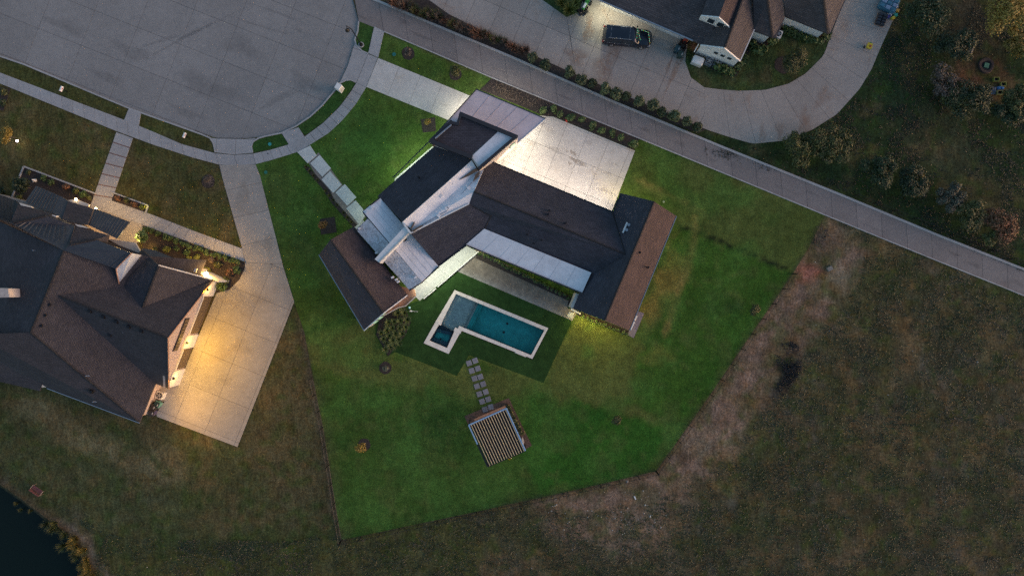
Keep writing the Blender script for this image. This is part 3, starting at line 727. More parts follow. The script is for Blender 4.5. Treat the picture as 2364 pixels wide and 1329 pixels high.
# ================================================================== BUILDINGS
def inset(pts, d):
    p = ccw([Vector((v.x, v.y)) for v in pts]); n = len(p); out = []
    for i in range(n):
        a, b_, c = p[i-1], p[i], p[(i+1) % n]
        e1 = (b_-a).normalized(); e2 = (c-b_).normalized()
        n1 = Vector((-e1.y, e1.x)); n2 = Vector((-e2.y, e2.x))
        bis = n1+n2; L = bis.length
        if L < 1e-3: bis = n1; L = 1
        bis = bis/L; k = d/max(bis.dot(n1), .35)
        out.append(b_+bis*k)
    return out
def wallblock(name, px, z0, z1, mat, parent, d=.4, uv=True):
    q = inset(WL(px, z1), d)
    return prism(name, [Vector((v.x, v.y, z1)) for v in q], (z0,), mat, parent, uv=uv)
def slope(name, pts, mat, parent, th=.22):
    return prism(name, WL(pts), th, mat, parent, uv=True)
class Face:
    """a vertical wall line from a to b (world, 2D); outside is on the right of a->b"""
    def __init__(s, a, b_):
        s.a = Vector((a[0], a[1])); s.b = Vector((b_[0], b_[1])); s.d = (s.b-s.a); s.L = s.d.length; s.d.normalize(); s.n = Vector((s.d.y, -s.d.x))
    def pt(s, u, z, out=0): q = s.a+s.d*u+s.n*out; return Vector((q.x, q.y, z))
    def box(s, name, u0, u1, z0, z1, o0, o1, mat, parent, **k):
        vs = [s.pt(u0, z0, o0), s.pt(u1, z0, o0), s.pt(u1, z0, o1), s.pt(u0, z0, o1), s.pt(u0, z1, o0), s.pt(u1, z1, o0), s.pt(u1, z1, o1), s.pt(u0, z1, o1)]
        return mk(name, vs, [(0, 1, 2, 3), (7, 6, 5, 4), (0, 4, 5, 1), (1, 5, 6, 2), (2, 6, 7, 3), (3, 7, 4, 0)], mat, parent, **k)
    def poly(s, name, uz, o0, o1, mat, parent, uv=True):
        n = len(uz); vs = [s.pt(u, z, o0) for u, z in uz]+[s.pt(u, z, o1) for u, z in uz]
        fs = [tuple(range(n))[::-1], tuple(n+i for i in range(n))]+[(i, (i+1) % n, n+(i+1) % n, n+i) for i in range(n)]
        return mk(name, vs, fs, mat, parent, uv=uv)
    def window(s, u0, u1, z0, z1, parent, frame=None, glass=None):
        f = s.box('window', u0, u1, z0, z1, -.02, .06, frame or M['black'], parent)
        s.box('pane', u0+.07, u1-.07, z0+.07, z1-.07, .0, .075, glass or M['glass'], f)
        return f
def gutter(pts, mat, parent, w=.14, name='gutter'):
    q = WL(pts); mb = MB()
    for i in range(len(q)-1):
        d = (q[i+1]-q[i]); L = d.length; n = Vector((-d.y, d.x, 0)).normalized()*w/2
        mb.prism([q[i]-n, q[i+1]-n, q[i+1]+n, q[i]+n], .13)
    return mb.build(name, mat, parent)

def lerp_(a, b_, k): return (a[0]+(b_[0]-a[0])*k, a[1]+(b_[1]-a[1])*k)
# ---------------------------------------------------------------- the main house
mh = empty('main_house', W(1190, 500), 'modern dark-roofed house of angled wings with white flat roofs, beside the turquoise pool', 'house')
LK = 0.62
RM, RE = M['roof_main'], M['roof_east_glow']
# left wing (gable)
slope('roof_slope', [(736,588,3.2),(763,553,5.7),(885,722,5.35),(840,762,3.2)], RM, mh)
slope('roof_slope', [(763,553,5.7),(817,523,3.2),(940,680,3.2),(885,722,5.35)], M['roof_wing_glow'], mh)
wallblock('wall', [(736,588),(817,523),(940,680),(840,762)], .03, 2.95, M['cream'], mh, .42)
eL, rr, eR = W(840,762,3.2), W(885,722,5.35), W(940,680,3.2)
sh = Vector((-.585, .811, 0))*.06
fa = Face((eL+sh), (eR+sh)); um = fa.L*.5
uz = [(.35, .03), (fa.L-.35, .03), (fa.L-.35, 3.05), (um, 5.0), (.35, 3.05)]
fa.poly('gable_wall', uz, -.2, 0, M['cream'], mh)
for u0 in (1.0, 1.75, 2.5):
    fa.window(u0, u0+.62, .9, 3.0, mh, M['black'], M['litwin'])
gutter([(840,763,3.3),(885.5,723,5.5),(941,681,3.3)], M['white'], mh, .10, 'rake_trim')
gutter([(736,588,3.25),(840,762,3.25)], M['steel'], mh, .09)
# warm timber terrace roof beside it
slope('porch_roof', [(926,661,2.7),(958,668,2.7),(960,684,2.7),(936,706,2.7),(919,710,2.7),(886,728,2.7),(880,718,2.7),(938,678,2.7)], M['wood'], mh, .16)
gutter([(960,684,2.86),(936,706,2.86),(919,710,2.86),(886,728,2.86)], M['cream'], mh, .10, 'porch_trim')
# connecting wing with low-pitched white roofs and the fin wall
slope('flat_roof', [(838,488,4.1),(877,456,3.75),(1012,614,3.75),(974,650,4.1)], M['membrane'], mh)
slope('flat_roof', [(849,505,4.1),(974,650,4.1),(945,669,3.7),(822,530,3.7)], M['membrane_dirty'], mh)
wallblock('wall', [(845,492),(877,465),(1000,610),(945,662),(830,528)], .03, 3.5, M['cream'], mh, .3)
prism('fin_wall', WL([(934,523),(946,537),(877,607),(865,598)], 5.1), (3.5,), M['white'], mh)
gutter([(945,530,5.2),(943,538,5.2),(876,605,5.2)], M['cream'], mh, .12, 'fin_coping')
prism('roof_vent', WL([(930,556),(937,550),(939,552.5),(932,558)], 4.25), .35, M['black'], mh)
gutter([(838,488,3.95),(845,482,3.95),(877,456,3.95)], M['coping'], mh, .12); gutter([(822,531,3.8),(849,506,3.9)], M['coping'], mh, .14); gutter([(838,488,3.95),(850,505,3.95)], M['coping'], mh, .22)
gutter([(1013,615,3.9),(974,651,3.9),(945,670,3.75)], M['coping'], mh, .16)
for q in [(846,490),(858,479),(868,583),(905,640),(914,645),(918,650),(958,640),(828,527)]:
    prism('roof_patch', WL([(q[0]-3, q[1]), (q[0]+2, q[1]-3), (q[0]+4, q[1]), (q[0]-1, q[1]+3)], 4.3), .55, M['membrane'], mh)
# long monopitch roof, cricket roof in the middle
slope('roof_slope', [(872,452,3.4),(1009,332,3.4),(1089,370,5.6),(929,512,5.6)], RM, mh)
wallblock('wall', [(878,456),(1005,345),(1088,380),(935,515)], .03, 3.2, M['cream'], mh, .35)
slope('cricket_roof', [(1089,370,5.6),(929,512,5.6),(951,530,5.05),(1104,395,5.05)], M['membrane'], mh)
slope('cricket_roof', [(951,530,5.05),(948,538,5.2),(1083,470,5.2),(1094,442,5.55),(1116,392,5.3),(1104,395,5.05)], M['membrane'], mh)
for q in ([(1061,415),(1092,392),(1101,388),(1103,393),(1085,404)], [(1092,418),(1098,402),(1107,396),(1104,408)], [(949,533),(970,521),(975,520),(955,535)], [(947,528),(956,512),(957,515),(949,528)]):
    prism('cricket_saddle', WL(q, 5.42), .5, M['darkwood'], mh)
gutter([(930,512,5.68),(1089,371,5.68)], M['white'], mh, .05, 'ridge_trim'); gutter([(948,538,5.3),(1083,470,5.3)], M['white'], mh, .12, 'roof_flashing')
gutter([(929,512,5.35),(948,538,5.35)], M['white'], mh, .2, 'roof_flashing')
gutter([(947,531,5.2),(968,490,5.3),(1010,440,5.35),(1046,424,5.4)], M['steel'], mh, .05, 'roof_seam'); gutter([(951,532,5.2),(1030,488,5.3),(1090,420,5.3)], M['steel'], mh, .04, 'roof_seam')
for q in ((1017,452),(1035,478),(1081,434),(1012,498),(1030,481)):
    prism('roof_patch', WL([(q[0]-4, q[1]), (q[0]+1, q[1]-5), (q[0]+6, q[1]-1), (q[0]+1, q[1]+4)], 5.42), .3, M['membrane'], mh)
# tall parapet box
PB = [(993,325),(1041,279),(1055,283),(1062,259),(1195,313),(1106,390),(1088,364)]
prism('wall', WL(PB, 5.85), (.03,), M['cream'], mh, uv=True)
slope('roof_slope', [(1001,322,6.0),(1046,286,6.0),(1058,288,6.0),(1067,268,6.0),(1152,302,5.95),(1087,359,5.95)], RM, mh, .12)
slope('flat_roof', [(1152,302,5.97),(1186,317,5.97),(1108,385,5.97),(1088,362,5.97)], M['membrane'], mh, .12)
mb = MB()
PBZ = [(996,325),(1041,281.5),(1056,285.5),(1064,262),(1192,314),(1106,388)]
def thickline(pts, w, z, th):
    for i in range(len(pts)-1):
        a, c = W(*pts[i], z), W(*pts[i+1], z); d = (c-a).normalized(); n = Vector((-d.y, d.x, 0))*w/2; e = d*w/2*.9
        mb.prism([a-n-e, c-n+e, c+n+e, a+n-e], (th+.004*i,))
thickline([(996,324),(1041,282)], .42, 6.3, 5.8); thickline([(1041,282.5),(1057,286)], .3, 6.303, 5.8); thickline([(1056,286),(1064,263)], .3, 6.306, 5.8)
thickline([(1064,263),(1191,315)], .40, 6.309, 5.8); thickline([(1191,315),(1107,387)], .30, 6.312, 5.8); thickline([(996,326),(1086,361)], .42, 6.315, 5.8)
mb.build('parapet', M['coping'], mh)
gutter([(1005,319,6.42),(1042,288,6.42)], M['steel'], mh, .14, 'coping_strip')
prism('timber_soffit', WL([(993,326),(1005,331),(999,337)], 5.6), .5, M['wood'], mh); prism('timber_soffit', WL([(1063,266),(1067,273),(1060,272)], 5.6), .5, M['wood'], mh)
d1, d2 = W(1195,313,5.85), W(1106,390,5.85); fd = Face(d2, d1)
fd.window(fd.L-1.15, fd.L-.35, 2.6, 3.9, mh, M['coping'], M['litwin'])
# porte-cochere roof
slope('flat_roof', [(1100,206,2.95),(1260,274,2.95),(1196,329,2.95),(1110,330,2.95),(1012,334,2.95),(990,328,2.95)], M['lilac'], mh, .3)
gutter([(1260,274,3.0),(1196,329,3.0)], M['white'], mh, .08); gutter([(907,410,3.0),(991,326,3.0),(1100,206,3.0),(1260,274,3.0)], M['fascia'], mh, .10)
for q in ((1104,214),(1248,272)):
    prism('post', WL([(q[0]-3, q[1]-3), (q[0]+3, q[1]-3), (q[0]+3, q[1]+3), (q[0]-3, q[1]+3)], 2.7), (.05,), M['cream'], mh)
# garage wing
slope('roof_slope', [(1115,389,3.9),(1136,373,3.2),(1413,488,3.2),(1444,587,5.6),(1094,442,5.6)], RM, mh)
slope('roof_slope', [(1094,442,5.6),(1444,587,5.6),(1368,632,3.7),(1118,528,3.9),(1133,498,4.5),(1083,470,5.2)], RM, mh)
slope('roof_slope', [(948,538,5.2),(1083,470,5.2),(1133,498,4.5),(1118,528,3.9),(1077,565,3.45),(1012,614,3.45)], RM, mh)
wallblock('wall', [(1120,392),(1138,378),(1410,492),(1360,640),(1115,540),(1070,560),(1012,606),(960,540)], .03, 3.0, M['cream'], mh, .3)
slope('awning_roof', [(1118,528,4.0),(1365,629,4.0),(1344,675,3.6),(1076,564,3.6)], M['membrane'], mh, .25)
gutter([(1077,566,3.7),(1344,677,3.7)], M['coping'], mh, .12); gutter([(1136,373,3.3),(1413,488,3.3)], M['fascia'], mh, .10); gutter([(1413,488,3.3),(1433,446,3.3)], M['fascia'], mh, .10)
gutter([(1012,615,3.55),(1077,566,3.55)], M['coping'], mh, .10)
# east wing
slope('roof_slope', [(1433,446,3.2),(1510,465,6.1),(1396,740,6.1),(1323,712,3.2)], RM, mh)
slope('roof_slope', [(1510,465,6.1),(1562,499,3.2),(1454,763,3.2),(1396,740,6.1)], RE, mh)
wallblock('wall', [(1433,446),(1562,499),(1454,763),(1323,712)], .03, 2.95, M['cream'], mh, .42)
for (a, r_, c, s_) in ((W(1323,712,3.2), W(1396,740,6.1), W(1454,763,3.2), Vector((.38, .92, 0))*.3), (W(1562,499,3.2), W(1510,465,6.1), W(1433,446,3.2), Vector((-.38, -.92, 0))*.3)):
    fw_ = Face(a+s_, c+s_); fw_.poly('gable_wall', [(.4, .03), (fw_.L-.4, .03), (fw_.L-.4, 3.0), (fw_.L/2, 5.6), (.4, 3.0)], -.2, 0, M['cream'], mh)
gutter([(1562,499,3.3),(1454,763,3.3)], M['steel'], mh, .08)
prism('corner_pillar', WL([(1330,676),(1337,679),(1324,712),(1317,709)], 2.9), (.05,), M['cream'], mh)
gutter([(1318,713,.9),(1340,724,.9)], M['white'], mh, .18, 'low_wall')
# vents
for q, z in (((1268,486),5.0),((1265,495),5.1),((1305,515),5.5),((1217,542),4.9),((1250,555),4.9),((1232,562),4.6),((1477,583),5.3),((1496,617),4.4),((967,409),4.6)):
    c = W(*q, z); mb = MB(); mb.lathe((c.x, c.y, z-.3), [(.09, 0), (.09, .5), (.13, .52), (.11, .62)], 8); mb.build('roof_vent', M['black'], mh)
for q in ((1447,519),(1442,531)):
    c = W(*q, 5.0); v = empty('roof_fan', c); v.parent = mh; v.location = c-wloc(mh)
    mb = MB(); mb.box((c.x-.05, c.y, 4.3), .14, .62, .62, R(-22)); mb.build('hood', M['white'], v)
    mb = MB(); mb.lathe((c.x+.22, c.y+.02, 4.3), [(.13, 0), (.13, .6), (.2, .62), (.16, .74)], 12); mb.build('cap', M['steel'], v)

# ---------------------------------------------------------------- neighbour's house on the left
lh = empty('left_house', W(250, 720), 'sprawling brick house with many brown and navy hipped roofs and lit garages', 'house')
RL = M['roof_left']; ML = M['metal_roof']
slope('roof_slope', [(147,578,8.4),(70,767,8.4),(-60,790,6.0),(-140,800,5.0),(-140,450,5.0)], RL, lh)
slope('roof_slope', [(147,578,8.4),(70,767,8.4),(322,975,3.0),(475,600,3.0)], RL, lh)
slope('roof_slope', [(70,767,8.4),(322,975,3.0),(-150,798,3.0),(-60,772,8.0)], RL, lh)
slope('roof_slope', [(126,679,8.0),(387,780,8.0),(489,649,3.0),(228,548,3.0)], RL, lh)
slope('roof_slope', [(126,679,8.0),(387,780,8.0),(389,897,3.0),(128,796,3.0)], RL, lh)
slope('roof_slope', [(366,612,6.6),(488,645,3.0),(326,712,6.7)], RL, lh)
slope('roof_slope', [(366,612,6.6),(327,575,4.0),(268,650,5.4),(326,712,6.7)], RL, lh)
slope('roof_slope', [(159,567,8.3),(221,553,7.5),(302,584,7.7),(267,620,7.0),(147,578,8.5)], ML, lh)
slope('roof_slope', [(172,521,6.3),(251,543,6.3),(246,559,6.7),(221,553,7.5),(159,567,8.3)], RL, lh)
slope('roof_slope', [(42,471,6.3),(118,494,6.3),(129,499,6.5),(105,498,7.5),(24,516,8.3)], RL, lh)
slope('roof_slope', [(24,516,8.3),(105,498,7.5),(129,499,6.5),(172,521,6.5),(159,567,8.35),(147,578,8.45),(0,503,8.45)], ML, lh)
slope('roof_slope', [(27,793,6.6),(105,861,4.2),(91,902,3.0),(-80,862,3.0)], RL, lh)
slope('roof_slope', [(27,793,6.6),(-80,862,3.0),(-100,790,6.6)], RL, lh)
slope('metal_roof', [(83,429,3.2),(142,454,3.2),(126,493,4.6),(57,467,4.6)], ML, lh)
slope('metal_roof', [(142,454,3.22),(157,464,3.3),(142,508,4.8),(126,493,4.62)], ML, lh)
slope('roof_slope', [(157,464,3.4),(216,483,3.4),(201,520,5.0),(142,508,5.0)], RL, lh)
slope('metal_roof', [(219,481,3.2),(298,512,3.2),(270,551,4.6),(201,518,4.6)], ML, lh)
slope('metal_roof', [(-140,400,3.2),(33,462,3.2),(42,471,5.0),(24,516,6.6),(-140,450,6.6)], ML, lh)
slope('porch_roof', [(326,573,3.9),(356,577,3.4),(438,611,3.2),(420,625,3.9),(366,612,4.6)], ML, lh)
# standing seams
def seams(q, n, parent):
    p = WL(q); mb = MB()
    for i in range(1, n):
        a = p[0].lerp(p[1], i/n); c = p[3].lerp(p[2], i/n); mb.tube([a+Vector((0, 0, .03)), c+Vector((0, 0, .03))], .035, 4)
    mb.build('roof_seam', M['metal_roof'], parent, kind='stuff')
seams([(83,429,3.2),(142,454,3.2),(126,493,4.6),(57,467,4.6)], 10, lh); seams([(219,481,3.2),(298,512,3.2),(270,551,4.6),(201,518,4.6)], 12, lh)
seams([(165,560,8.1),(300,590,7.65),(265,618,7.05),(150,576,8.45)], 14, lh); seams([(40,512,8.1),(160,520,6.7),(158,565,8.35),(20,515,8.35)], 12, lh); seams([(-40,436,3.2),(33,462,3.2),(28,510,6.4),(-40,486,6.4)], 10, lh)
# walls
wallblock('wall', [(322,975),(357,888),(470,610),(430,608),(330,585),(255,545),(150,480),(-40,430),(-100,860),(91,902),(108,895)], .03, 2.9, M['brick'], lh, .45)
ga, gb = Vector((-33.95, .75)), Vector((-38.5, -11.1))
fg = Face(gb, ga); Lg = fg.L
fg.poly('gable_wall', [(0.0, .03), (Lg, .03), (Lg, 3.0), (Lg*.5, 7.75), (0.0, 3.0)], -.25, 0, M['brick'], lh)
# plaster piers, garage doors, long shutter, wall lamps
for u0, u1 in ((Lg-1.75, Lg+.05), (Lg*.365, Lg*.49), (0.0, Lg*.155)):
    fg.box('pier', u0, u1, .03, 2.75, -.05, .14, M['cream'], lh)
for u0, u1 in ((Lg*.50, Lg-1.85), (Lg*.165, Lg*.355)):
    gd = fg.box('garage_door', u0, u1, .03, 2.35, -.1, .03, M['darkwood'], lh)
    nb = 5
    for k in range(nb): fg.box('panel', u0+.05, u1-.05, .06+k*.455, .06+k*.455+.42, .0, .06, M['darkwood'], gd)
    fg.box('lintel', u0-.02, u1+.02, 2.4, 2.6, -.02, .18, M['cream'], lh)
sh_ = fg.box('shutter_window', Lg*.36, Lg*.66, 3.75, 4.75, 0, .10, M['coping'], lh)
for k in range(9): fg.box('slat', Lg*.36+.06+k*(Lg*.30-.12)/9, Lg*.36+(k+.8)*(Lg*.30-.12)/9+.06, 3.85, 4.65, .1, .14, M['darkwood'], sh_)
def sconce(f, u, z, parent, power, colr, name='wall_lamp'):
    c = f.pt(u, z, .0)
    e_ = empty(name, c); e_.parent = parent; e_.location = c-wloc(parent)
    f.box('bracket', u-.05, u+.05, z-.05, z+.05, .0, .2, M['black'], e_)
    q = f.pt(u, z, .24); mb = MB(); mb.lathe((q.x, q.y, z-.16), [(.10, 0), (.13, .30), (.15, .31), (.03, .40)], 10); mb.build('shade', M['black'], e_)
    mb = MB(); mb.lathe((q.x, q.y, z-.20), [(.05, 0), (.06, .05), (.02, .08)], 8); mb.build('bulb', M['bulb_warm'], e_)
    ld = bpy.data.lights.new('wall_lamp_light', 'POINT'); ld.energy = power*LK; ld.color = colr; ld.shadow_soft_size = .12
    lo = bpy.data.objects.new('wall_lamp_light', ld); COL.objects.link(lo); lo.location = f.pt(u, z-.25, .55)
YEL = (1.0, .62, .12)
sconce(fg, Lg-.9, 2.3, lh, 22, (1, .60, .14)); sconce(fg, Lg*.425, 2.3, lh, 24, YEL); sconce(fg, Lg*.09, 2.3, lh, 22, (1, .6, .14))
for u_, pw_, c_ in ((Lg-.9, 60, (1,.52,.03)), (Lg*.62, 60, (1,.50,.01)), (Lg*.425, 200, (1,.50,.005)), (Lg*.26, 80, (1,.53,.005)), (Lg*.09, 70, (1,.55,.04)), (-1.6, 90, (1,.52,.06)), (-3.6, 90, (1,.50,.08))):  # unseen spots added to spread the yellow garage glow
    ld = bpy.data.lights.new('garage_glow_fill', 'SPOT'); ld.energy = pw_*LK*2.9; ld.color = c_; ld.spot_size = R(160); ld.spot_blend = .9; ld.shadow_soft_size = .2
    lo = bpy.data.objects.new('garage_glow_fill', ld); COL.objects.link(lo); lo.location = fg.pt(u_, 4.3, .7 if u_ > 0 else 1.6); lo.rotation_euler = (Vector((fg.n.x, fg.n.y, -.9))).to_track_quat('-Z', 'Y').to_euler()
# front side walls with bright lamps
mb = MB(); mb.prism(WL([(414,603),(446,617),(444,621),(413,607)], 2.9), (.03,)); mb.prism(WL([(446,619),(505,647),(503,651),(444,624)], 2.9), (.03,)); mb.build('wing_wall', M['cream'], lh)
prism('pier', WL([(437,617),(455,620),(452,628),(434,626)], 3.3), (.03,), M['cream'], lh)
for q in ((442,607),(477,633)):
    c = W(*q, 3.0); e_ = empty('lantern', c); e_.parent = lh; e_.location = c-wloc(lh)
    mb = MB(); mb.lathe((c.x, c.y, 2.95), [(.12, 0), (.24, .10), (.26, .24), (.20, .40), (.06, .46)], 12); mb.build('lantern_glass', M['bulb_warm'], e_)
    mb = MB(); mb.lathe((c.x, c.y, 2.85), [(.16, 0), (.16, .1)], 10); mb.build('lantern_base', M['black'], e_)
    ld = bpy.data.lights.new('lantern_light', 'POINT'); ld.energy = 150*LK; ld.color = (1, .55, .14); ld.shadow_soft_size = .1
    lo = bpy.data.objects.new('lantern_light', ld); COL.objects.link(lo); lo.location = (c.x+.25, c.y+.35, 3.2)
gutter([(366,612,6.7),(430,629,4.9),(488,645,3.15)], M['cream'], lh, .12, 'rake_trim')
slope('gable_siding', [(302,584,7.75),(327,589,5.5),(274,655,5.9),(267,620,7.0)], M['siding_v'], lh, .1)
gutter([(303,584,7.85),(267,620,7.1),(274,655,6.0)], M['wood'], lh, .07, 'rake_trim')
prism('gable_siding', WL([(103,868,3.9),(108,893,3.1),(94,894,3.1)]), .3, M['cream'], lh)
for q in ([(44,468),(70,476),(75,480),(48,474)], [(172,517),(188,520),(204,527),(180,523)]):
    prism('gable_trim', WL(q, 6.4), .3, M['cream'], lh)
prism('wall_panel', WL([(120,496),(131,498),(126,504),(117,502)], 6.7), .4, M['white'], lh)
prism('porch_ceiling', WL([(246,550),(312,560),(327,585),(300,580),(246,560)], 2.9), .2, M['cream'], lh)
prism('porch_ceiling', WL([(156,462),(176,460),(206,472),(204,477),(170,470)], 2.9), .2, M['cream'], lh)
prism('chimney', WL([(-20,664),(18,666),(22,686),(-20,687)], 9.0), (6.0,), M['brick'], lh)
gutter([(322,976,3.1),(108,896,3.1)], M['steel'], lh, .08)
gutter([(389,898,3.1),(387,781,8.1),(490,649,3.1)], M['wood'], lh, .07, 'rake_trim')
for q, z in (((112,703),8.2),((102,727),8.2),((93,751),8.2),((205,718),7.9),((236,731),7.9),((266,742),7.9),((295,754),7.9),((324,764),7.9),((252,773),6.3),((220,651),6.3),((80,577),7.4),((208,904),5.3)):
    c = W(*q, z); mb = MB(); mb.box((c.x, c.y, z-.35), .42, .36, .35, R(-22), .8); mb.build('roof_vent', M['black'], lh)
for q, z in (((285,767),6.7),((216,927),4.6),((200,867),6.2),((258,649),5.6),((78,578),7.6)):
    c = W(*q, z); mb = MB(); mb.lathe((c.x, c.y, z-.3), [(.06, 0), (.06, .45)], 8); mb.box((c.x+.2, c.y, z), .3, .06, .05); mb.build('vent_pipe', M['steel'], lh)

# ---------------------------------------------------------------- white house at the top right
nh = empty('white_house', W(1700, 40), 'white sided house with dark speckled roof, dormer and gabled front wing, at the top edge', 'house')
RN = M['roof_north']
slope('roof_slope', [(1376,-3,3.0),(1626,105.3,3.0),(1761,-139,8.0),(1500,-260,8.0)], RN, nh)
slope('roof_slope', [(1673,111,5.6),(1617,104,3.0),(1676,-60,3.0),(1735,-60,5.6)], RN, nh)
slope('roof_slope', [(1673,111,5.6),(1709,141,3.0),(1742,68,3.0),(1790,-60,3.6),(1735,-60,5.6)], RN, nh)
slope('roof_slope', [(1741,71,3.0),(1784,87,3.0),(1773,0,5.8),(1768,-60,6.6),(1738,-60,6.6)], RN, nh)
slope('roof_slope', [(1784,87,3.0),(1792,88,3.0),(1811,44,3.2),(1807,0,4.6),(1805,-60,5.6),(1768,-60,6.6),(1773,0,5.8)], RN, nh)
slope('roof_slope', [(1813,38,3.0),(1912,78,3.0),(1903,0,6.0),(1898,-60,7.4),(1805,-60,7.4)], RN, nh)
slope('roof_slope', [(1912,78,3.0),(1917,77,3.0),(1951,0,3.0),(1978,-60,3.0),(1898,-60,7.4),(1903,0,6.0)], RN, nh)
slope('dormer_roof', [(1619,36,5.3),(1660,40,6.5),(1692,-50,6.5),(1650,-55,5.3)], RN, nh, .15)
slope('dormer_roof', [(1660,40,6.5),(1685,63,5.3),(1722,-30,5.3),(1692,-50,6.5)], RE, nh, .15)  # right dormer slope wears the browner shingle with the glow coloured in
a, r_, c = W(1619,36,5.3), W(1660,40,6.5), W(1685,63,5.3); s_ = Vector((.33, .94, 0))*.12
fm = Face(a+s_, c+s_)
fm.poly('dormer_wall', [(0.05, 3.6), (fm.L-.05, 3.6), (fm.L-.05, 5.15), (fm.L*.5, 6.2), (.05, 5.15)], -.3, 0, M['siding'], nh)
for u0 in (fm.L*.25, fm.L*.58): fm.window(u0, u0+.85, 4.25, 5.35, nh, M['white'])
gutter([(1619,36,5.4),(1660,40,6.6),(1685,63,5.4)], M['white'], nh, .12, 'rake_trim')
a, r_, c = W(1617,104,3.0), W(1673,111,5.6), W(1709,141,3.0); s_ = Vector((.33, .94, 0))*.12
fn = Face(a+s_, c+s_)
fn.poly('gable_wall', [(.2, .03), (fn.L-.1, .03), (fn.L-.1, 2.9), (fn.L*.466, 5.25), (.2, 2.9)], -.3, 0, M['siding'], nh)
for k in range(3): fn.window(fn.L*(.36+.17*k), fn.L*(.36+.17*k)+.62, 2.05, 2.75, nh, M['white'])
for k in range(2):
    q = fn.pt(fn.L*(.20+.045*k), 2.7, .1); mb = MB(); mb.lathe((q.x, q.y, 2.65), [(.07, 0), (.10, .1), (.05, .16)], 8); mb.build('flood_lamp', M['white'], nh)
for u_, w_ in ((.42, .3), (.5, .25)): fn.box('meter_box', fn.L*u_, fn.L*u_+w_, .5, 1.1, 0, .2, M['steel'], nh)
gutter([(1617,104,3.1),(1673,111,5.7),(1709,141,3.1)], M['white'], nh, .14, 'rake_trim'); gutter([(1709,141,3.1),(1742,68,3.1)], M['white'], nh, .10)
gutter([(1376,-3,3.1),(1600,94,3.1)], M['steel'], nh, .14); gutter([(1951,0,3.05),(1917,77,3.05)], M['coping'], nh, .12)
wallblock('wall', [(1385,-10),(1596,82),(1630,30),(1660,-60),(1400,-60)], .03, 2.8, M['siding'], nh, .3)
wallblock('wall', [(1741,71),(1782,87),(1800,40),(1800,-60),(1740,-60)], .03, 2.8, M['siding'], nh, .2)
wallblock('wall', [(1813,38),(1908,77),(1940,0),(1960,-60),(1800,-60)], .03, 2.8, M['siding'], nh, .2)
pr = prism('side_porch', WL([(1598,78),(1623,88),(1618,100),(1594,90)], 2.5), .3, M['white'], nh)
for q in ((1600,82),(1608,86),(1616,90)): prism('post', WL([(q[0]-1, q[1]-1), (q[0]+1, q[1]-1), (q[0]+1, q[1]+1), (q[0]-1, q[1]+1)], 3.0), .6, M['coping'], pr)
gutter([(1622,86,3.0),(1603,120,1.0)], M['white'], nh, .10, 'downpipe')

def ridge(pts, mat, parent, w=.24):
    q = WL(pts); mb = MB()
    for i in range(len(q)-1):
        d = q[i+1]-q[i]; L = d.length; n = Vector((-d.y, d.x, 0)).normalized()*w/2; m_ = max(1, int(L/.6))
        for k in range(m_):
            a = q[i]+d*k/m_; c = q[i]+d*(k+.94)/m_; u = Vector((0, 0, .05)); s_ = Vector((0, 0, -.03))
            mb.add([a-n+s_, a+u, a+n+s_, c-n+s_, c+u*.6, c+n+s_], [(0, 3, 4, 1), (1, 4, 5, 2), (0, 1, 2)])
    return mb.build('ridge_cap', mat, parent)
RC = shingle('ridge_cap_shingle', (.060, .056, .060))
for q in ([(763,553,5.72),(885,722,5.37)], [(1094,442,5.62),(1444,587,5.62)], [(1510,465,6.12),(1396,740,6.12)], [(1078,470,5.2),(1133,498,4.52)], [(1133,498,4.52),(1118,528,3.92)], [(1413,488,3.22),(1444,587,5.62)]): ridge(q, RC, mh)
for q in ([(147,578,8.45),(70,767,8.42)], [(70,767,8.42),(322,975,3.02)], [(140,684,8.03),(387,780,8.03)], [(366,612,6.65),(328,710,6.7)], [(27,793,6.62),(103,860,4.22)], [(105,498,7.52),(30,515,8.25)], [(221,553,7.55),(162,566,8.3)]): ridge(q, RC, lh, .3)
for q in ([(1673,111,5.62),(1735,-60,5.62)], [(1784,86,3.05),(1773,0,5.85)], [(1912,78,3.05),(1903,0,6.05)]): ridge(q, RC, nh, .3)
SEAM = membrane('membrane_lap', (.66, .66, .68), amt=.3); SEAL = membrane('lilac_lap', (.52, .455, .485), amt=.2)
for k in range(1, 7):
    a, c = lerp_(( 1118,528), (1365,629), k/7), lerp_((1076,564), (1344,675), k/7); gutter([(a[0], a[1], 4.0), (c[0], c[1], 3.62)], SEAM, mh, .05, 'roof_seam')
for k in range(1, 5):
    a, c = lerp_((1100,206), (1260,274), k/5), lerp_((1064,256), (1196,325), k/5); gutter([(a[0], a[1], 2.975), (c[0], c[1], 2.975)], SEAL, mh, .05, 'roof_seam')
for k in range(1, 4):
    a, c = lerp_((849,505), (877,456), k/4), lerp_((974,650), (1012,614), k/4); gutter([(a[0], a[1], 4.12-.0875*k), (c[0], c[1], 4.12-.0875*k)], SEAM, mh, .04, 'roof_seam')
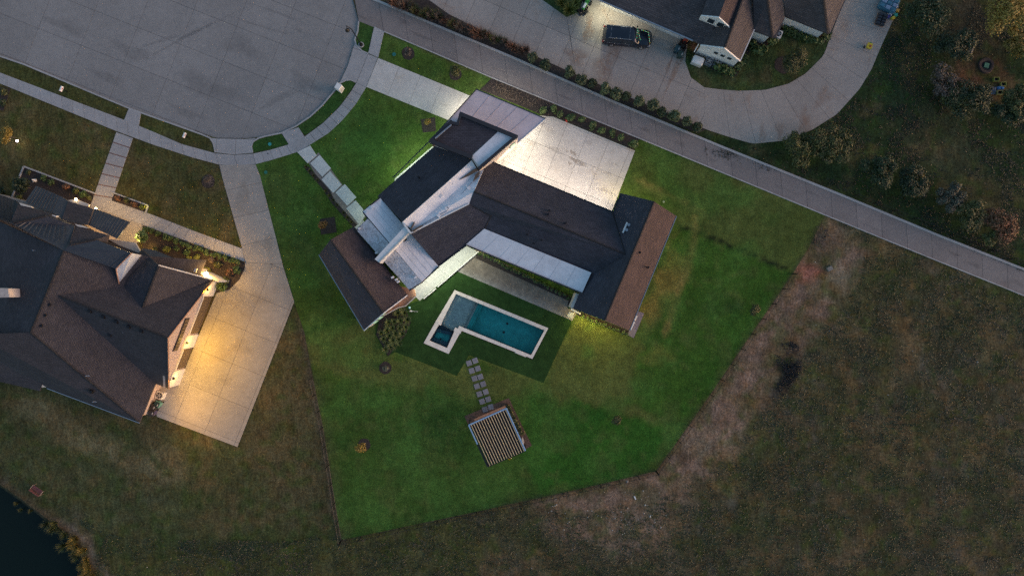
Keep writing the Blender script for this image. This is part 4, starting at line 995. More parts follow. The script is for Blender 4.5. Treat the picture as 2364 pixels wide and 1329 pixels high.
# ---------------------------------------------------------------- lights of the place
def area(px, py, z, sx, sy, power, col, rz=0, tilt=None, spread=None):
    ld = bpy.data.lights.new('downlight', 'AREA'); ld.shape = 'RECTANGLE'; ld.size = sx; ld.size_y = sy; ld.energy = power*LK; ld.color = col
    if spread: ld.spread = R(spread)
    lo = bpy.data.objects.new('downlight', ld); COL.objects.link(lo); lo.location = W(px, py, z); lo.rotation_euler = (0, 0, rz)
    if tilt is not None: lo.rotation_euler = tilt
    return lo
def spot(px, py, z, tx, ty, tz, power, col, ang=120, blend=.8, r=.1):
    ld = bpy.data.lights.new('floodlight', 'SPOT'); ld.energy = power*LK; ld.color = col; ld.spot_size = R(ang); ld.spot_blend = blend; ld.shadow_soft_size = r
    lo = bpy.data.objects.new('floodlight', ld); COL.objects.link(lo); lo.location = W(px, py, z)
    lo.rotation_euler = (W(tx, ty, tz)-lo.location).to_track_quat('-Z', 'Y').to_euler(); return lo
def point(px, py, z, power, col, r=.08):
    ld = bpy.data.lights.new('lamp_light', 'POINT'); ld.energy = power*LK; ld.color = col; ld.shadow_soft_size = r
    lo = bpy.data.objects.new('lamp_light', ld); COL.objects.link(lo); lo.location = W(px, py, z); return lo
CW, CG, WY = (1.0, .96, .80), (.86, 1.0, .72), (1.0, .80, .25)
LP = 1.0
# motor court: floods on the box wall and under the garage eaves
for q in ((1215,318),(1180,346),(1155,366)): spot(q[0]+6, q[1]+4, 2.7, q[0]+30, q[1]+30, 0, 42, (1, .95, .74), 165, .9, .25)
for q in ((1180,396),(1250, 426), (1320, 455), (1380,480)): spot(q[0]+4, q[1]-6, 2.6, q[0]+22, q[1]-50, 0, 185, (1, .87, .74), 165, .9, .25)
spot(1425, 455, 2.4, 1440, 400, 0, 80*LP, (1, .8, .3), 150); spot(1500, 470, 2.6, 1510, 440, 0, 40, (.9, .9, .2), 150)
# porte-cochere, front wall
area(1130, 250, 2.55, 3, 3, 80*LP, CW); area(1070, 262, 2.5, 2, 2, 55*LP, CW); area(1200, 285, 2.5, 3, 3, 45*LP, CW)
for k in range(4): spot(918+k*25, 404-k*22, 2.6, 885+k*25, 370-k*22, 0, 85*LP, CG, 165)
for k in range(3): spot(845+k*8, 503-k*8, 3.2, 820, 480, 0, 32*LP, CG, 150)
# rear terrace by the pool
for k in range(5): spot(966+k*26, 662-k*20, 3.0, 985+k*26, 690-k*20, 0, 72*LP, (.95, 1, .80), 165)
for k in range(6): point(1112+k*40, 580+k*16.5, .7, 2.4*LP, (1, .78, .30))
spot(1110, 580, 3.0, 1130, 610, 0, 45*LP, (.98, 1, .75), 140); spot(1330, 700, 2.6, 1318, 716, 0, 14*LP, (1, .9, .6), 150)
# gable end of the east wing
for k in range(3): point(1345+k*25, 735+k*10, 1.0, (26, 20, 6)[k]*LP, WY)
spot(1470, 740, 2.6, 1500, 740, 0, 4*LP, WY, 120)
for q in ((1345,740),(1385,752),(1430,768)): spot(q[0], q[1]-4, 2.6, q[0]-14, q[1]+34, 0, 50*LP, (1, .78, .12), 160)
spot(1552, 500, 2.6, 1580, 510, 0, 14, (.9,.9,.2), 150)
# left house: bed spots, entrance, uplight
point(176, 458, 2.6, 40, (1, .60, .22)); point(236, 470, 2.6, 85, (1, .60, .20)); point(290, 528, 2.2, 45, (1, .6, .2)); point(310, 545, 2.2, 40, (1, .7, .35))
for q in ((176,460),(222,482)):
    c = W(*q, 2.9); mb = MB(); mb.lathe((c.x, c.y, 2.9), [(.10, 0), (.14, .06), (.10, .14), (.03, .18)], 10); mb.build('porch_lamp', M['bulb_warm'], lh); point(320, 556, 1.8, 20, (1, .62, .2))
point(45, 466, .5, 14, (1, .85, .05)); point(335, 477, .4, 3, (1, .8, .1)); point(380, 915, 2.6, 60, (1, .55, .16)); point(345, 570, .5, 10, (1, .65, .15)); point(370, 582, 2.0, 12, (1, .6, .2))
# top right house: flood over the garage
spot(1400, 14, 2.7, 1412, 60, 0, 150, (1, .95, .68), 150); spot(1378, 4, 2.6, 1390, 40, 0, 90, (1, .95, .6), 140); spot(1448, 38, 2.7, 1440, 60, 0, 60, (1, .97, .8), 130)
# ================================================================== POOL
P_WATER = [(1052,678),(1257,762),(1226,820),(1070,757),(1064,768),(1047,765),(1032,803),(991,786),(1006,754),(1014,745),(1020,743)]
pool = empty('swimming_pool', W(1140, 750), 'L-shaped turquoise swimming pool with pale stone coping and attached square spa', 'pool')
m, t, b = nt('pool_plaster'); p = pos(t)
t.links.new(mul(t, (.06, .62, .52), ramp(t, noise(t, p, .8, 5, .7, .8), [(.3, .68), (.7, 1.3)])), b.inputs['Base Color']); b.inputs['Roughness'].default_value = .8; M['plaster'] = m
m, t, b = nt('pool_shelf_plaster'); p = pos(t)
t.links.new(mul(t, (.66, .70, .58), ramp(t, noise(t, p, 2.2, 5, .7, 1), [(.3, .72), (.7, 1.25)])), b.inputs['Base Color']); b.inputs['Roughness'].default_value = .8; M['shelf'] = m
m, t, b = nt('pool_tile'); b.inputs['Base Color'].default_value = (.025, .10, .12, 1); b.inputs['Roughness'].default_value = .3; M['tile'] = m
Qm = [(1099.5,697.5),(1257,762),(1226,820),(1071,756)]      # deep part
def basin(name, q, ztop, zb, matw, matf, parent):
    w = WL(ccw([(x, -y) for x, y in q])); w = [W(p[0], -p[1], 0) for p in ccw([(x, -y) for x, y in q])]
    n = len(w); mk(name+'_floor', [Vector((v.x, v.y, zb)) for v in w], [tuple(range(n))], matf, parent)
    vs = [Vector((v.x, v.y, ztop)) for v in w]+[Vector((v.x, v.y, zb)) for v in w]
    mk(name+'_wall', vs, [(i, (i+1) % n, n+(i+1) % n, n+i) for i in range(n)], matw, parent)
basin('pool', Qm, -.0, -1.75, M['tile'], M['plaster'], pool)
basin('shelf', [(1052,678),(1099.5,697.5),(1071,756),(1064,768),(1047,765),(1014,745),(1020,743)], 0, -.42, M['shelf'], M['shelf'], pool)
basin('spa', [(1006,754),(1014,745),(1047,765),(1032,803),(991,786)], 0, -1.1, M['tile'], M['tile'], pool)
def lerp2(a, b_, k): return (a[0]+(b_[0]-a[0])*k, a[1]+(b_[1]-a[1])*k)
for k in range(3):   # steps down from the shelf
    a0 = lerp2(Qm[0], Qm[1], k*.032); a1 = lerp2(Qm[0], Qm[1], (k+1)*.032); c0 = lerp2(Qm[3], Qm[2], k*.032); c1 = lerp2(Qm[3], Qm[2], (k+1)*.032)
    prism('pool_step', WL([a0, a1, c1, c0], -.55-.28*k), (-1.75,), M['shelf'] if k < 1 else M['plaster'], pool)
prism('spa_bench', WL([(1002,764),(1006,757),(1044,767),(1041,774)], -.55), (-1.1,), M['tile'], pool)
prism('spa_bench', WL([(993,785),(997,777),(1036,792),(1031,801)], -.55), (-1.1,), M['tile'], pool)
mk('spa_floor_inset', WL([(1010,765),(1040,774),(1031,792),(1002,780)], -1.09), [(0, 1, 2, 3)], M['plaster'], pool)
for q, z, r_, mm in (((1066,705),-.41,.10,'white'), ((1052,734),-.41,.10,'white'), ((1171,746.5),-1.74,.14,'black'), ((1163,766.5),-1.74,.14,'black'), ((1026,765),-1.08,.11,'black'), ((1017.5,782),-1.08,.11,'black')):
    c = W(*q, z); mb = MB(); mb.lathe((c.x, c.y, z), [(r_, 0), (r_, .025), (r_*.5, .03)], 12); mb.build('drain' if mm == 'black' else 'floor_jet', M[mm], pool)
m, t, b = nt('pool_water'); nd = t.nodes; nd.remove(b); out = nd['Material Output']
gl = N(t, 'ShaderNodeBsdfGlossy'); gl.inputs['Roughness'].default_value = .04; tp = N(t, 'ShaderNodeBsdfTransparent'); tp.inputs[0].default_value = (.92, .97, .98, 1)
fr = N(t, 'ShaderNodeFresnel'); fr.inputs['IOR'].default_value = 1.33; mx = N(t, 'ShaderNodeMixShader')
bn = N(t, 'ShaderNodeBump'); bn.inputs['Strength'].default_value = .12; bn.inputs['Distance'].default_value = .02; t.links.new(noise(t, pos(t), 3.5, 2), bn.inputs['Height'])
t.links.new(bn.outputs[0], gl.inputs['Normal']); t.links.new(bn.outputs[0], fr.inputs['Normal'])
t.links.new(fr.outputs[0], mx.inputs[0]); t.links.new(tp.outputs[0], mx.inputs[1]); t.links.new(gl.outputs[0], mx.inputs[2]); t.links.new(mx.outputs[0], out.inputs[0]); M['water'] = m
wv = [W(p[0], p[1], -.10) for p in P_WATER]; wt = geometry.tessellate_polygon([[Vector((v.x, v.y, 0)) for v in wv]])
mk('water', wv, [tuple(q) if area2([wv[i] for i in q]) > 0 else tuple(q)[::-1] for q in wt], M['water'], pool)
# coping stones, laid one by one
def coping(outer, inner, n):
    for i in range(n):
        g = .012/n*n*.4/ max(n, 1)
        k0, k1 = i/n+.0007, (i+1)/n-.0007
        prism('coping_stone', WL([lerp2(*outer, k0), lerp2(*outer, k1), lerp2(*inner, k1), lerp2(*inner, k0)], .075+rnd.uniform(-.002, .002)), .22, M['coping_pool'], pool)
coping(((1049.6,669),(1266,757)), ((1052,678),(1257,762)), 16); coping(((1266,757),(1229,828)), ((1257,762),(1226,819.5)), 5)
coping(((1229,828),(1065,763)), ((1226,819.5),(1071,756.5)), 11); coping(((1049.6,669),(1008.5,737)), ((1052.5,678.5),(1020,743)), 5)
coping(((1008.5,737),(978,791.6)), ((1017,743),(991.5,786)), 4); coping(((978,791.6),(1035.5,816.5)), ((991.5,786),(1032,803)), 4); coping(((1035.5,816.5),(1065,763)), ((1032,803),(1049,764)), 4)
prism('coping_stone', WL([(1009,737),(1021,742),(1017.5,751),(1012,748.5)], .08), .2, M['coping_pool'], pool)
prism('coping_stone', WL([(1051,755.5),(1066,762.5),(1063,770),(1047.5,763)], .081), .2, M['coping_pool'], pool)
prism('coping_stone', WL([(1060,752),(1072,757),(1069,764),(1057,759)], .083), .2, M['coping_pool'], pool)
prism('spillway_stone', WL([(1191,810),(1216,820.5),(1214,824),(1189,814)], .10), .2, M['coping_pool'], pool)

# ================================================================== PERGOLA
pg = empty('pergola', W(1146, 1010), 'square louvred pergola with frame in reflected-sky blue and light tan slats', 'pergola')
TL, TR, BR, BL = (1082,981), (1169,942.5), (1213,1040), (1126,1076.5); ZP = 3.0
bluem = plain('sky_reflection_frame', (.27, .42, .60), .35, 0, .05); navy = plain('navy_fin', (.010, .011, .018), .8); slatm = plain('light_tan_slat', (.95, .70, .38), .6, 0, .10, 6)  # frame blue is the sky's reflection put into its colour
def beam(name, a, c, w, z1, z0, mat, parent):
    A_, C_ = W(*a, z1), W(*c, z1); d = (C_-A_).normalized(); n = Vector((-d.y, d.x, 0))*w/2
    return prism(name, [A_-n, C_-n, C_+n, A_+n], (z0,), mat, parent)
beam('frame_beam', TL, TR, .14, ZP, 2.75, bluem, pg); beam('frame_beam', TR, BR, .14, ZP+.003, 2.75, bluem, pg)
beam('frame_beam', TL, lerp2(TL, BL, .46), .13, ZP+.006, 2.75, bluem, pg); beam('frame_beam', lerp2(TL, BL, .46), BL, .16, 2.9, 2.6, navy, pg); beam('frame_beam', BL, BR, .12, 2.72, 2.5, navy, pg)
for q in (TL, TR, BR, BL):
    c = W(*q, ZP); qq = [(c.x+a*.07, c.y+b_*.07) for a, b_ in ((-1, -1), (1, -1), (1, 1), (-1, 1))]
    prism('post', [Vector((x, y, 2.75)) for x, y in qq], (.05,), navy, pg)
NS = 15
for i in range(NS):
    k = (i+.9)/(NS+.4); a, c = lerp2(TL, TR, k), lerp2(BL, BR, k)
    s_ = beam('slat', lerp2(a, c, .01), lerp2(a, c, 1.0), .05, 2.98, 2.94, slatm, pg)  # thin light tan strip above each dark fin
    f = beam('fin', (lerp2(a, c, .01)[0]+.0, lerp2(a, c, .01)[1]), lerp2(a, c, .995), .19, 2.93, 2.74, navy, s_)
prism('deck', WL([(1092,984),(1168,951),(1209,1037),(1133,1068)], .10), .08, plain('shade_dark_deck', (.008, .007, .007), .9), pg)  # near black: the shade between the louvres is put into the deck colour
# planks of the bench in front, fin-shaped lamp, planting row
bn_ = empty('timber_bench', W(1131, 962), 'long pale timber bench top along the upper edge of the pergola', 'bench')
for i in range(2): beam('seat_plank', lerp2((1095,969), (1167,938), i*.5+.005), lerp2((1095,969), (1167,938), i*.5+.495), .24, .55, .45, M['wood'], bn_)
for k in (.1, .5, .9): q = lerp2((1095,969), (1167,938), k); c = W(*q, .45); mb = MB(); mb.box((c.x, c.y, .03), .12, .2, .42, R(24)); mb.build('leg', M['darkwood'], bn_)
sc_ = empty('surfboard', W(1207, 1018), 'small cream leaf-shaped board leaning beside the right edge of the pergola', 'board')
mb = MB(); pts = [(1206,1008),(1208,1012),(1210,1020),(1209,1026),(1206,1024),(1205,1015)]; mb.prism(WL(pts, .9), .07); mb.build('board', plain('cream_board', (.80, .62, .48), .5), sc_)
ps = MB(); q = W(1206.5, 1017, .5); ps.box((q.x, q.y, .02), .06, .2, .8, R(20)); ps.build('stand', M['black'], sc_)
yb = empty('yellow_bucket', W(1177, 1057), 'round yellow bucket on the grass at the lower edge of the pergola', 'bucket')
c = W(1177, 1057, .3); mb = MB(); mb.lathe((c.x, c.y, .02), [(.13, 0), (.17, .32), (.175, .34), (.15, .33), (.12, .05)], 14); mb.build('tub', plain('yellow_plastic', (.65, .48, .02), .4), yb)
mb = MB(); mb.tube([(c.x-.17, c.y, .34), (c.x-.08, c.y+.05, .42), (c.x+.08, c.y+.05, .42), (c.x+.17, c.y, .34)], .01, 5); mb.build('handle', M['steel'], yb)

# ================================================================== STEPPING STONES
st = [((1083,837.7),(1097,832)),((1089,855.3),(1103,850.3)),((1095.5,873),(1109,869.3)),((1101,891),(1115.4,886)),((1106.8,909),(1121.4,904)),((1113,926),(1127,921)),((1119.6,944.5),(1133,939))]
words = ['first', 'second', 'third', 'fourth', 'fifth', 'sixth', 'seventh', 'eighth', 'ninth', 'tenth', 'eleventh', 'twelfth', 'thirteenth', 'fourteenth', 'fifteenth', 'sixteenth', 'seventeenth', 'eighteenth', 'nineteenth', 'twentieth']
sp = None
for i, pr_ in enumerate(st):
    for j, q in enumerate(pr_):
        c = W(*q)
        if sp is None:
            mb = MB(); mb.box((0, 0, 0), .62, .62, .06, 0, .98); sp = mk('stepping_stone', mb.v, mb.f, M['stone']); o = sp
        else: o = sp.copy(); COL.objects.link(o)
        o.location = (c.x, c.y, .015); o.rotation_euler = (0, 0, R(17+rnd.uniform(-3, 3)))
        prop(o, f'square grey stepping stone, {"left" if j == 0 else "right"} one of the {words[i]} pair from the pool', 'stepping stone', 'stepping stones from the pool turf to the pergola')

# ================================================================== FENCES
def fence(px, step, label, hgt=1.35, gate=None):
    f = empty('metal_fence', W(*px[0]), label, 'fence')
    for i in range(len(px)-1):
        a, c = W(*px[i]), W(*px[i+1]); d = c-a; L = d.length; n = max(1, round(L/step))
        for k in range(n+(1 if i == len(px)-2 else 0)):
            q = a+d*k/n; mb = MB(); mb.box((q.x, q.y, 0), .07, .07, hgt+.12, math.atan2(d.y, d.x)); mb.box((q.x, q.y, hgt+.12), .10, .10, .03, math.atan2(d.y, d.x)); mb.build('post', M['black'], f)
        for k in range(n):
            p0 = a+d*k/n; p1 = a+d*(k+1)/n
            for z in (.2, hgt):
                mb = MB(); mb.tube([(p0.x, p0.y, z), (p1.x, p1.y, z)], .022, 4); mb.build('rail', M['black'], f)
        mb = MB(); m_ = int(L/.13)
        for k in range(m_):
            q = a+d*(k+.5)/m_; s_ = .009
            mb.add([(q.x-s_, q.y-s_, .08), (q.x+s_, q.y-s_, .08), (q.x, q.y+s_, .08), (q.x, q.y, hgt+.05)], [(0, 1, 3), (1, 2, 3), (2, 0, 3)])
        mb.build('picket', M['black'], f, kind='stuff')
    return f
fence([(722,872),(746,985),(788,1245)], 2.3, 'black metal picket fence between the green back lawn and the left neighbour')
fence([(789,1247),(1100,1181),(1300,1137),(1514,1088)], 2.3, 'black metal picket fence along the bottom edge of the green back lawn')
fence([(1515,1086),(1640,910),(1735,770),(1830,632)], 2.3, 'black metal picket fence slanting between the green lawn and the dirt strip')
fence([(1971,452),(2148,524),(2235,560),(2330,597),(2400,626)], 2.3, 'black metal picket fence along the upper verge of the lane on the right', 1.2)

# ================================================================== PLANTS
def rv(): 
    while True:
        v = Vector((rnd.uniform(-1, 1), rnd.uniform(-1, 1), rnd.uniform(-1, 1)))
        if .05 < v.length < 1: return v
def leafmesh(n, rx, ry, rz, size, shell=.55, lumps=6, zoff=0.0, flat=.0, elong=1.6, loose=0):
    """leaf-sized faces through a lumpy crown volume"""
    mb = MB(); cs = []
    for _ in range(lumps):
        v = rv(); k_ = .85 if loose else .55; cs.append((Vector((v.x*rx*k_, v.y*ry*k_, v.z*rz*.5)), rnd.uniform(.20, .48) if loose else rnd.uniform(.42, .62)))
    for _ in range(n):
        c, k = rnd.choice(cs); v = rv().normalized()*rnd.uniform(shell, 1)*k
        p = c+Vector((v.x*rx, v.y*ry, v.z*rz)); p.z += zoff
        nrm = (v.normalized()*.8+rv()*.9+Vector((0, 0, .5))).normalized(); u = nrm.cross(rv()).normalized(); w = nrm.cross(u); s_ = size*rnd.uniform(.6, 1.4)
        mb.add([p-u*s_*elong*.5, p+w*s_*.4, p+u*s_*elong*.5, p-w*s_*.4], [(0, 1, 2, 3)])
    return mb
G_DK = foliage('leaf_dark_green', (.010, .020, .005), (.022, .040, .009), (.045, .062, .014))
G_HD = foliage('leaf_hedge_green', (.022, .036, .012), (.055, .075, .026), (.11, .135, .055))
G_MD = foliage('leaf_mid_green', (.030, .060, .015), (.060, .105, .025), (.11, .16, .04))
G_YL = foliage('leaf_yellow', (.12, .085, .01), (.26, .17, .02), (.36, .25, .05))
G_OR = foliage('leaf_orange', (.15, .06, .012), (.30, .13, .02), (.38, .2, .05))
G_RD = foliage('leaf_reddish', (.11, .055, .025), (.20, .085, .05), (.26, .15, .08))
G_OL = foliage('leaf_olive', (.028, .036, .008), (.065, .075, .014), (.14, .13, .025))
G_YG = foliage('leaf_yellow_green', (.06, .08, .010), (.13, .14, .02), (.19, .18, .03))
G_GR = foliage('leaf_grey_green', (.03, .035, .022), (.07, .075, .045), (.16, .16, .10))
G_TW = foliage('twig_brown', (.05, .035, .025), (.10, .07, .05), (.16, .12, .09))
G_RU = foliage('leaf_rust', (.06, .035, .012), (.14, .065, .025), (.30, .10, .05))
G_PALM = foliage('leaf_palm', (.055, .085, .018), (.11, .14, .035), (.20, .22, .07))
protos = {}
def plant(key, name, px, py, z, label, cat, group, maker, sc=1.0, rz=None, ground=0.02):
    """first use builds the thing; later ones copy it with its parts"""
    c = W(px, py, z*sc)
    if key not in protos:
        o = empty(name, (0, 0, 0)); maker(o); protos[key] = o
    else: o = copy_tree(protos[key])
    o.location = (c.x, c.y, ground); o.scale = (sc, sc, sc); o.rotation_euler = (0, 0, rnd.uniform(0, 6.28) if rz is None else rz)
    return prop(o, label, cat, group)
def mk_shrub(n, r, h, size, mat, lumps=7, elong=1.7):
    def f(o):
        leafmesh(n, r, r, h/2, size, .5, lumps, h*.55, elong=elong).build('foliage', mat, o)
        mb = MB()
        for k in range(4):
            a = k*1.6; mb.tube([(0, 0, -.02), (math.cos(a)*r*.3, math.sin(a)*r*.3, h*.5)], [.03, .012], 5)
        mb.build('stem', M['bark'], o)
    return f
def mk_tree(n, r, h, size, mat, lumps=9, trunk=.10, elong=1.6, zc=.62, th=.42, loose=0):
    def f(o):
        leafmesh(n, r*rnd.uniform(.9, 1.15), r*rnd.uniform(.8, 1.0), h*.36, size, .35, lumps, h*zc, elong=elong, loose=loose).build('crown', mat, o)
        mb = MB(); mb.tube([(0, 0, -.02), (.03, .02, h*.3), (0, .03, h*.62)], [trunk, trunk*.7, trunk*.4], 7); mb.build('trunk', M['bark'], o)
        for k in range(6):
            a = k*1.05+.3; mb = MB(); mb.tube([(0, .02, h*(.28+.04*k)), (math.cos(a)*r*.6, math.sin(a)*r*.6, h*(.5+.05*k))], [trunk*.4, trunk*.12], 5); mb.build('branch', M['bark'], o)
    return f
def mk_blades(n, r, h, w, mat, arch=.5, base=.25):
    """grass or palm clump of arching blades"""
    def f(o):
        mb = MB()
        for _ in range(n):
            a = rnd.uniform(0, 6.28); rr = r*rnd.uniform(.45, 1); b0 = rnd.uniform(0, base)*r; d = Vector((math.cos(a), math.sin(a), 0)); s_ = Vector((-d.y, d.x, 0)); hh = h*rnd.uniform(.7, 1.1); pts = []
            for k in range(4):
                t_ = k/3; ww = w*(1-t_*.85); p_ = d*(b0+(rr-b0)*t_)+Vector((0, 0, hh*math.sin(min(t_*(1.1+arch), 1.9))))
                pts += [p_-s_*ww, p_+s_*ww]
            mb.add(pts, [(0, 1, 3, 2), (2, 3, 5, 4), (4, 5, 7, 6)])
        mb.build('blades', mat, o)
    return f
# evergreen hedge row between the lane and the neighbour's drive
hedge = [(1230,133,.9),(1262,148,1.0),(1314,166,1.12),(1342,183,.95),(1369,193,1.0),(1397,205,1.05),(1424,217,.95),(1448,223,1.05),(1476,235,1.0),(1507,241,1.12),(1531,258,1.0),(1558,267,1.0),(1587,280,.98),(1613,294,.98)]
for i, (x, y, s_) in enumerate(hedge):
    k = i % 3; mt = G_HD if k != 1 else G_DK
    plant(f'hedge{k}', 'hedge_shrub', x, y, 1.0, f'{words[i]} bushy evergreen shrub from the left in the row between lane and neighbour\'s driveway', 'shrub', 'evergreen shrubs between the lane and the driveway', mk_shrub(760, .80, 1.7, .16, mt, 9), s_*(1.0, 1.12, .9, 1.05, .95)[i % 5])
low = [(1256,257),(1278,253),(1296,265),(1320,271),(1343,278),(1367,290),(1389,297),(1413,308),(1436,319),(1462,330)]
for i, (x, y) in enumerate(low):
    plant(f'low{i%2}', 'young_shrub', x, y, .6, f'{words[i]} low bright green shrub from the left along the motor court edge', 'shrub', 'bright shrubs along the edge of the motor court', mk_shrub(330, .60, .9, .17, G_MD, 6), (1.1, .95, 1)[i % 3])
# ornamental reddish grasses along the lane
n_ = 0
for i in range(34):
    t_ = i/33; x = 905+(1215-905)*t_; y = 2+(118-2)*t_+rnd.uniform(-6, 6); kind = rnd.choice([0, 0, 1, 2])
    plant(f'orn{kind}', 'ornamental_grass', x, y, .5, ('feathery rust-red ornamental grass clump in the bed between the lane and driveway', 'brown ornamental grass clump in the bed between the lane and driveway', 'olive ornamental grass clump in the bed between the lane and driveway')[kind], 'grass clump',
          ('rust-red grasses beside the lane', 'brown grasses beside the lane', 'olive grasses beside the lane')[kind], mk_blades(110, .85, 1.0, .028, (G_RD, G_TW, G_OL)[kind]), rnd.uniform(.75, 1.15))
# palms bed by the pool
palm = [(928,708),(918,722),(933,722),(940,738),(910,742),(924,740),(897,744),(905,757),(922,757),(936,755),(893,762),(913,770),(928,770),(880,768),(899,775),(885,782),(907,786),(919,783),(893,793),(903,800),(912,796),(890,806),(922,792)]
for i, (x, y) in enumerate(palm):
    plant(f'palm{i%2}', 'spiky_palm', x, y, .4, 'small spiky green palm in the dark mulch bed beside the pool', 'palm', 'small palms in the bed between the left wing and the pool', mk_blades(46, .62, .55, .05, G_PALM, .6, .1), rnd.uniform(.8, 1.15), ground=.05)
# shrubs in the left house's beds
bed = [(337,527),(352,533),(366,540),(380,547),(394,551),(408,556),(422,561),(436,567),(450,573),(464,577),(478,582),(492,587),(506,592),(520,597),(534,600),(548,606)]
for i, (x, y) in enumerate(bed):
    plant('bedhedge', 'clipped_shrub', x, y, .4, f'{words[i]} small clipped shrub from the left in the row beside the left house\'s front walk', 'shrub', 'clipped shrubs along the front walk of the left house', mk_shrub(170, .48, .7, .13, G_MD, 5), 1.0, ground=.03)
for x, y, r_, lb, mt in ((328,546,1.35,'round glossy green tree beside the porch of the left house',G_MD),(48,430,1.9,'broad dark green tree at the corner of the navy metal roof',G_DK)):
    plant('rt%d' % x, 'round_tree', x, y, 1.6, lb, 'tree', None, mk_tree(900, r_*.62, 2.6, .2, mt, 8, .06))
for x, y, s_, mt, lb in ((358,578,.8,G_OL,'olive bush by the porch post of the left house'),(385,576,.9,G_YG,'yellow-green bush lit by the left house lanterns'),(408,574,.7,G_MD,'small green bush left of the upper lantern'),(430,583,.8,G_MD,'green bush just above the upper lantern'),(454,593,.9,G_YG,'yellowish bush right of the upper lantern'),(436,597,.8,G_YG,'yellow bush touching the upper lantern'),(488,603,.9,G_TW,'leafless twiggy bush in the middle of the left bed'),(505,612,1.1,G_OL,'olive feathery bush in the right part of the left bed'),(478,624,.9,G_YG,'yellow-green bush beside the lower lantern'),(530,625,1.2,G_RU,'rose bush with red blooms near the driveway curve'),(515,645,1.1,G_OL,'brownish bush at the driveway curve'),(513,662,1.2,G_MD,'bright green bush at the corner of the garage wall'),(545,622,1.0,G_MD,'dark rose bush at the right tip of the bed'),
      (62,398,.7,G_OL,'small yellowish plant in the left corner of the planter'),(100,410,.8,G_MD,'green bush under the pale stone edging'),(118,420,.8,G_MD,'second green bush under the pale stone edging'),(150,432,.9,G_RU,'bush with orange flowers left of the front walk'),(170,440,.9,G_OL,'mixed flowering bush left of the front walk'),(190,449,.9,G_MD,'green bush beside the lower end of the front walk'),(205,458,.8,G_OL,'olive bush touching the front walk'),(270,458,.8,G_RU,'red flowering bush right of the front walk'),(290,464,.8,G_OL,'olive bush in the small planter right of the front walk'),(310,471,.8,G_RU,'red flowering bush in the small planter'),(328,478,.7,G_YG,'lit yellow plant at the end of the small planter'),(2,440,1.3,G_DK,'dark bush at the left edge beside the planter'),(45,458,.9,G_YG,'bright yellow lit bush by the navy roof'),(8,215,1.2,G_OL,'brownish bush in the bed at the left edge'),(6,238,1.1,G_DK,'dark bush in the bed at the left edge')):
    plant('bush%s' % mt.name, 'garden_bush', x, y, .5, lb, 'bush', None, mk_shrub(260, .58, .85, .14, mt, 6), s_)
# shrub hedge of the white house
k = 0
for seg, n in (([(1652,152),(1694,168)], 5), ([(1700,160),(1722,128)], 3), ([(1735,96),(1748,118),(1770,112)], 5), ([(1808,62),(1850,84),(1900,98)], 8), ([(1905,90),(1914,70)], 2), ([(1776,98),(1790,92)], 2)):
    for q in resample(seg, [(i+.5)/n for i in range(n)]):
        plant('foundation', 'foundation_shrub', q[0], q[1], .6, 'leafy green foundation shrub against the wall of the white house', 'shrub', 'foundation shrubs around the white house', mk_shrub(240, .62, 1.0, .17, G_MD, 6), rnd.uniform(.85, 1.15)); k += 1
# shrub line under the awning roof and at the east gable
for i in range(24):
    t_ = i/23; x = 1108+(1322-1108)*t_; y = 585+(691-585)*t_-1
    plant('strip', 'box_shrub', x, y, .3, 'small box shrub in the narrow lit bed under the white awning roof', 'shrub', 'box shrubs under the white awning roof', mk_shrub(90, .32, .5, .11, G_MD, 4), rnd.uniform(.85, 1.1), ground=.05)
for i in range(4):
    plant('strip', 'box_shrub', 1325-i*3, 688+i*7, .3, 'small box shrub beside the pale corner pillar of the east wing', 'shrub', 'box shrubs beside the corner pillar', None, .9, ground=.05)
for i in range(11):
    t_ = i/10; plant('strip', 'box_shrub', 1345+(1448-1345)*t_, 730+(770-730)*t_, .3, 'small box shrub at the lit gable end of the east wing', 'shrub', 'box shrubs at the east gable', None, rnd.uniform(.8, 1.05), ground=.05)
for i in range(10):
    t_ = i/9; plant('row', 'hedge_plant', 1174+(1205-1174)*t_, 938+(1000-938)*t_, .3, 'small brown-green plant in the row along the pergola\'s right side', 'plant', 'row of plants along the right side of the pergola', mk_shrub(110, .36, .6, .12, G_OL, 4), 1.0)
for i, t_ in enumerate([0, .08, .16, .24, .42, .50, .58, .66, .80, .88, .96]):
    x, y = lerp2((706,384), (815,518), t_); plant('pathplant', 'border_plant', x, y, .2, 'small tan-green plant in the mulch border beside the entry path', 'plant', 'border plants beside the entry path', mk_blades(30, .32, .3, .03, G_OL), 1.0)
# young trees standing in lawns
yt = [(942,120,G_TW,.55,1.6,'small bare brown shrub-tree on the strip lawn above the driveway'),(1049,163,G_OL,.85,1.8,'wispy pale young tree on the strip lawn above the driveway'),(988,281,G_YL,.5,1.4,'young yellow tree in a square mulch patch on the front lawn'),(747,519,G_OR,.75,1.7,'rounded orange young tree in a mulch patch by the left wing'),(889,850,G_GR,.5,1.0,'round grey-green shrub in a mulch ring below the palm bed'),(833,1033,G_YL,.75,1.7,'yellow leaning young tree on the lower back lawn'),(1744,716,G_OL,.95,1.6,'yellow-green young tree by the slanting fence'),(1424,968,G_OL,.75,1.4,'small dark-green young tree on the lower right lawn'),(1832,136,G_OL,1.7,3.2,'wide brownish tree inside the curve of the driveway'),(14,312,G_YL,1.1,2.4,'yellow tree at the left edge of the front lawn'),(478,412,G_TW,.7,1.6,'bare tree on the left lawn lit by a garden spotlight')]
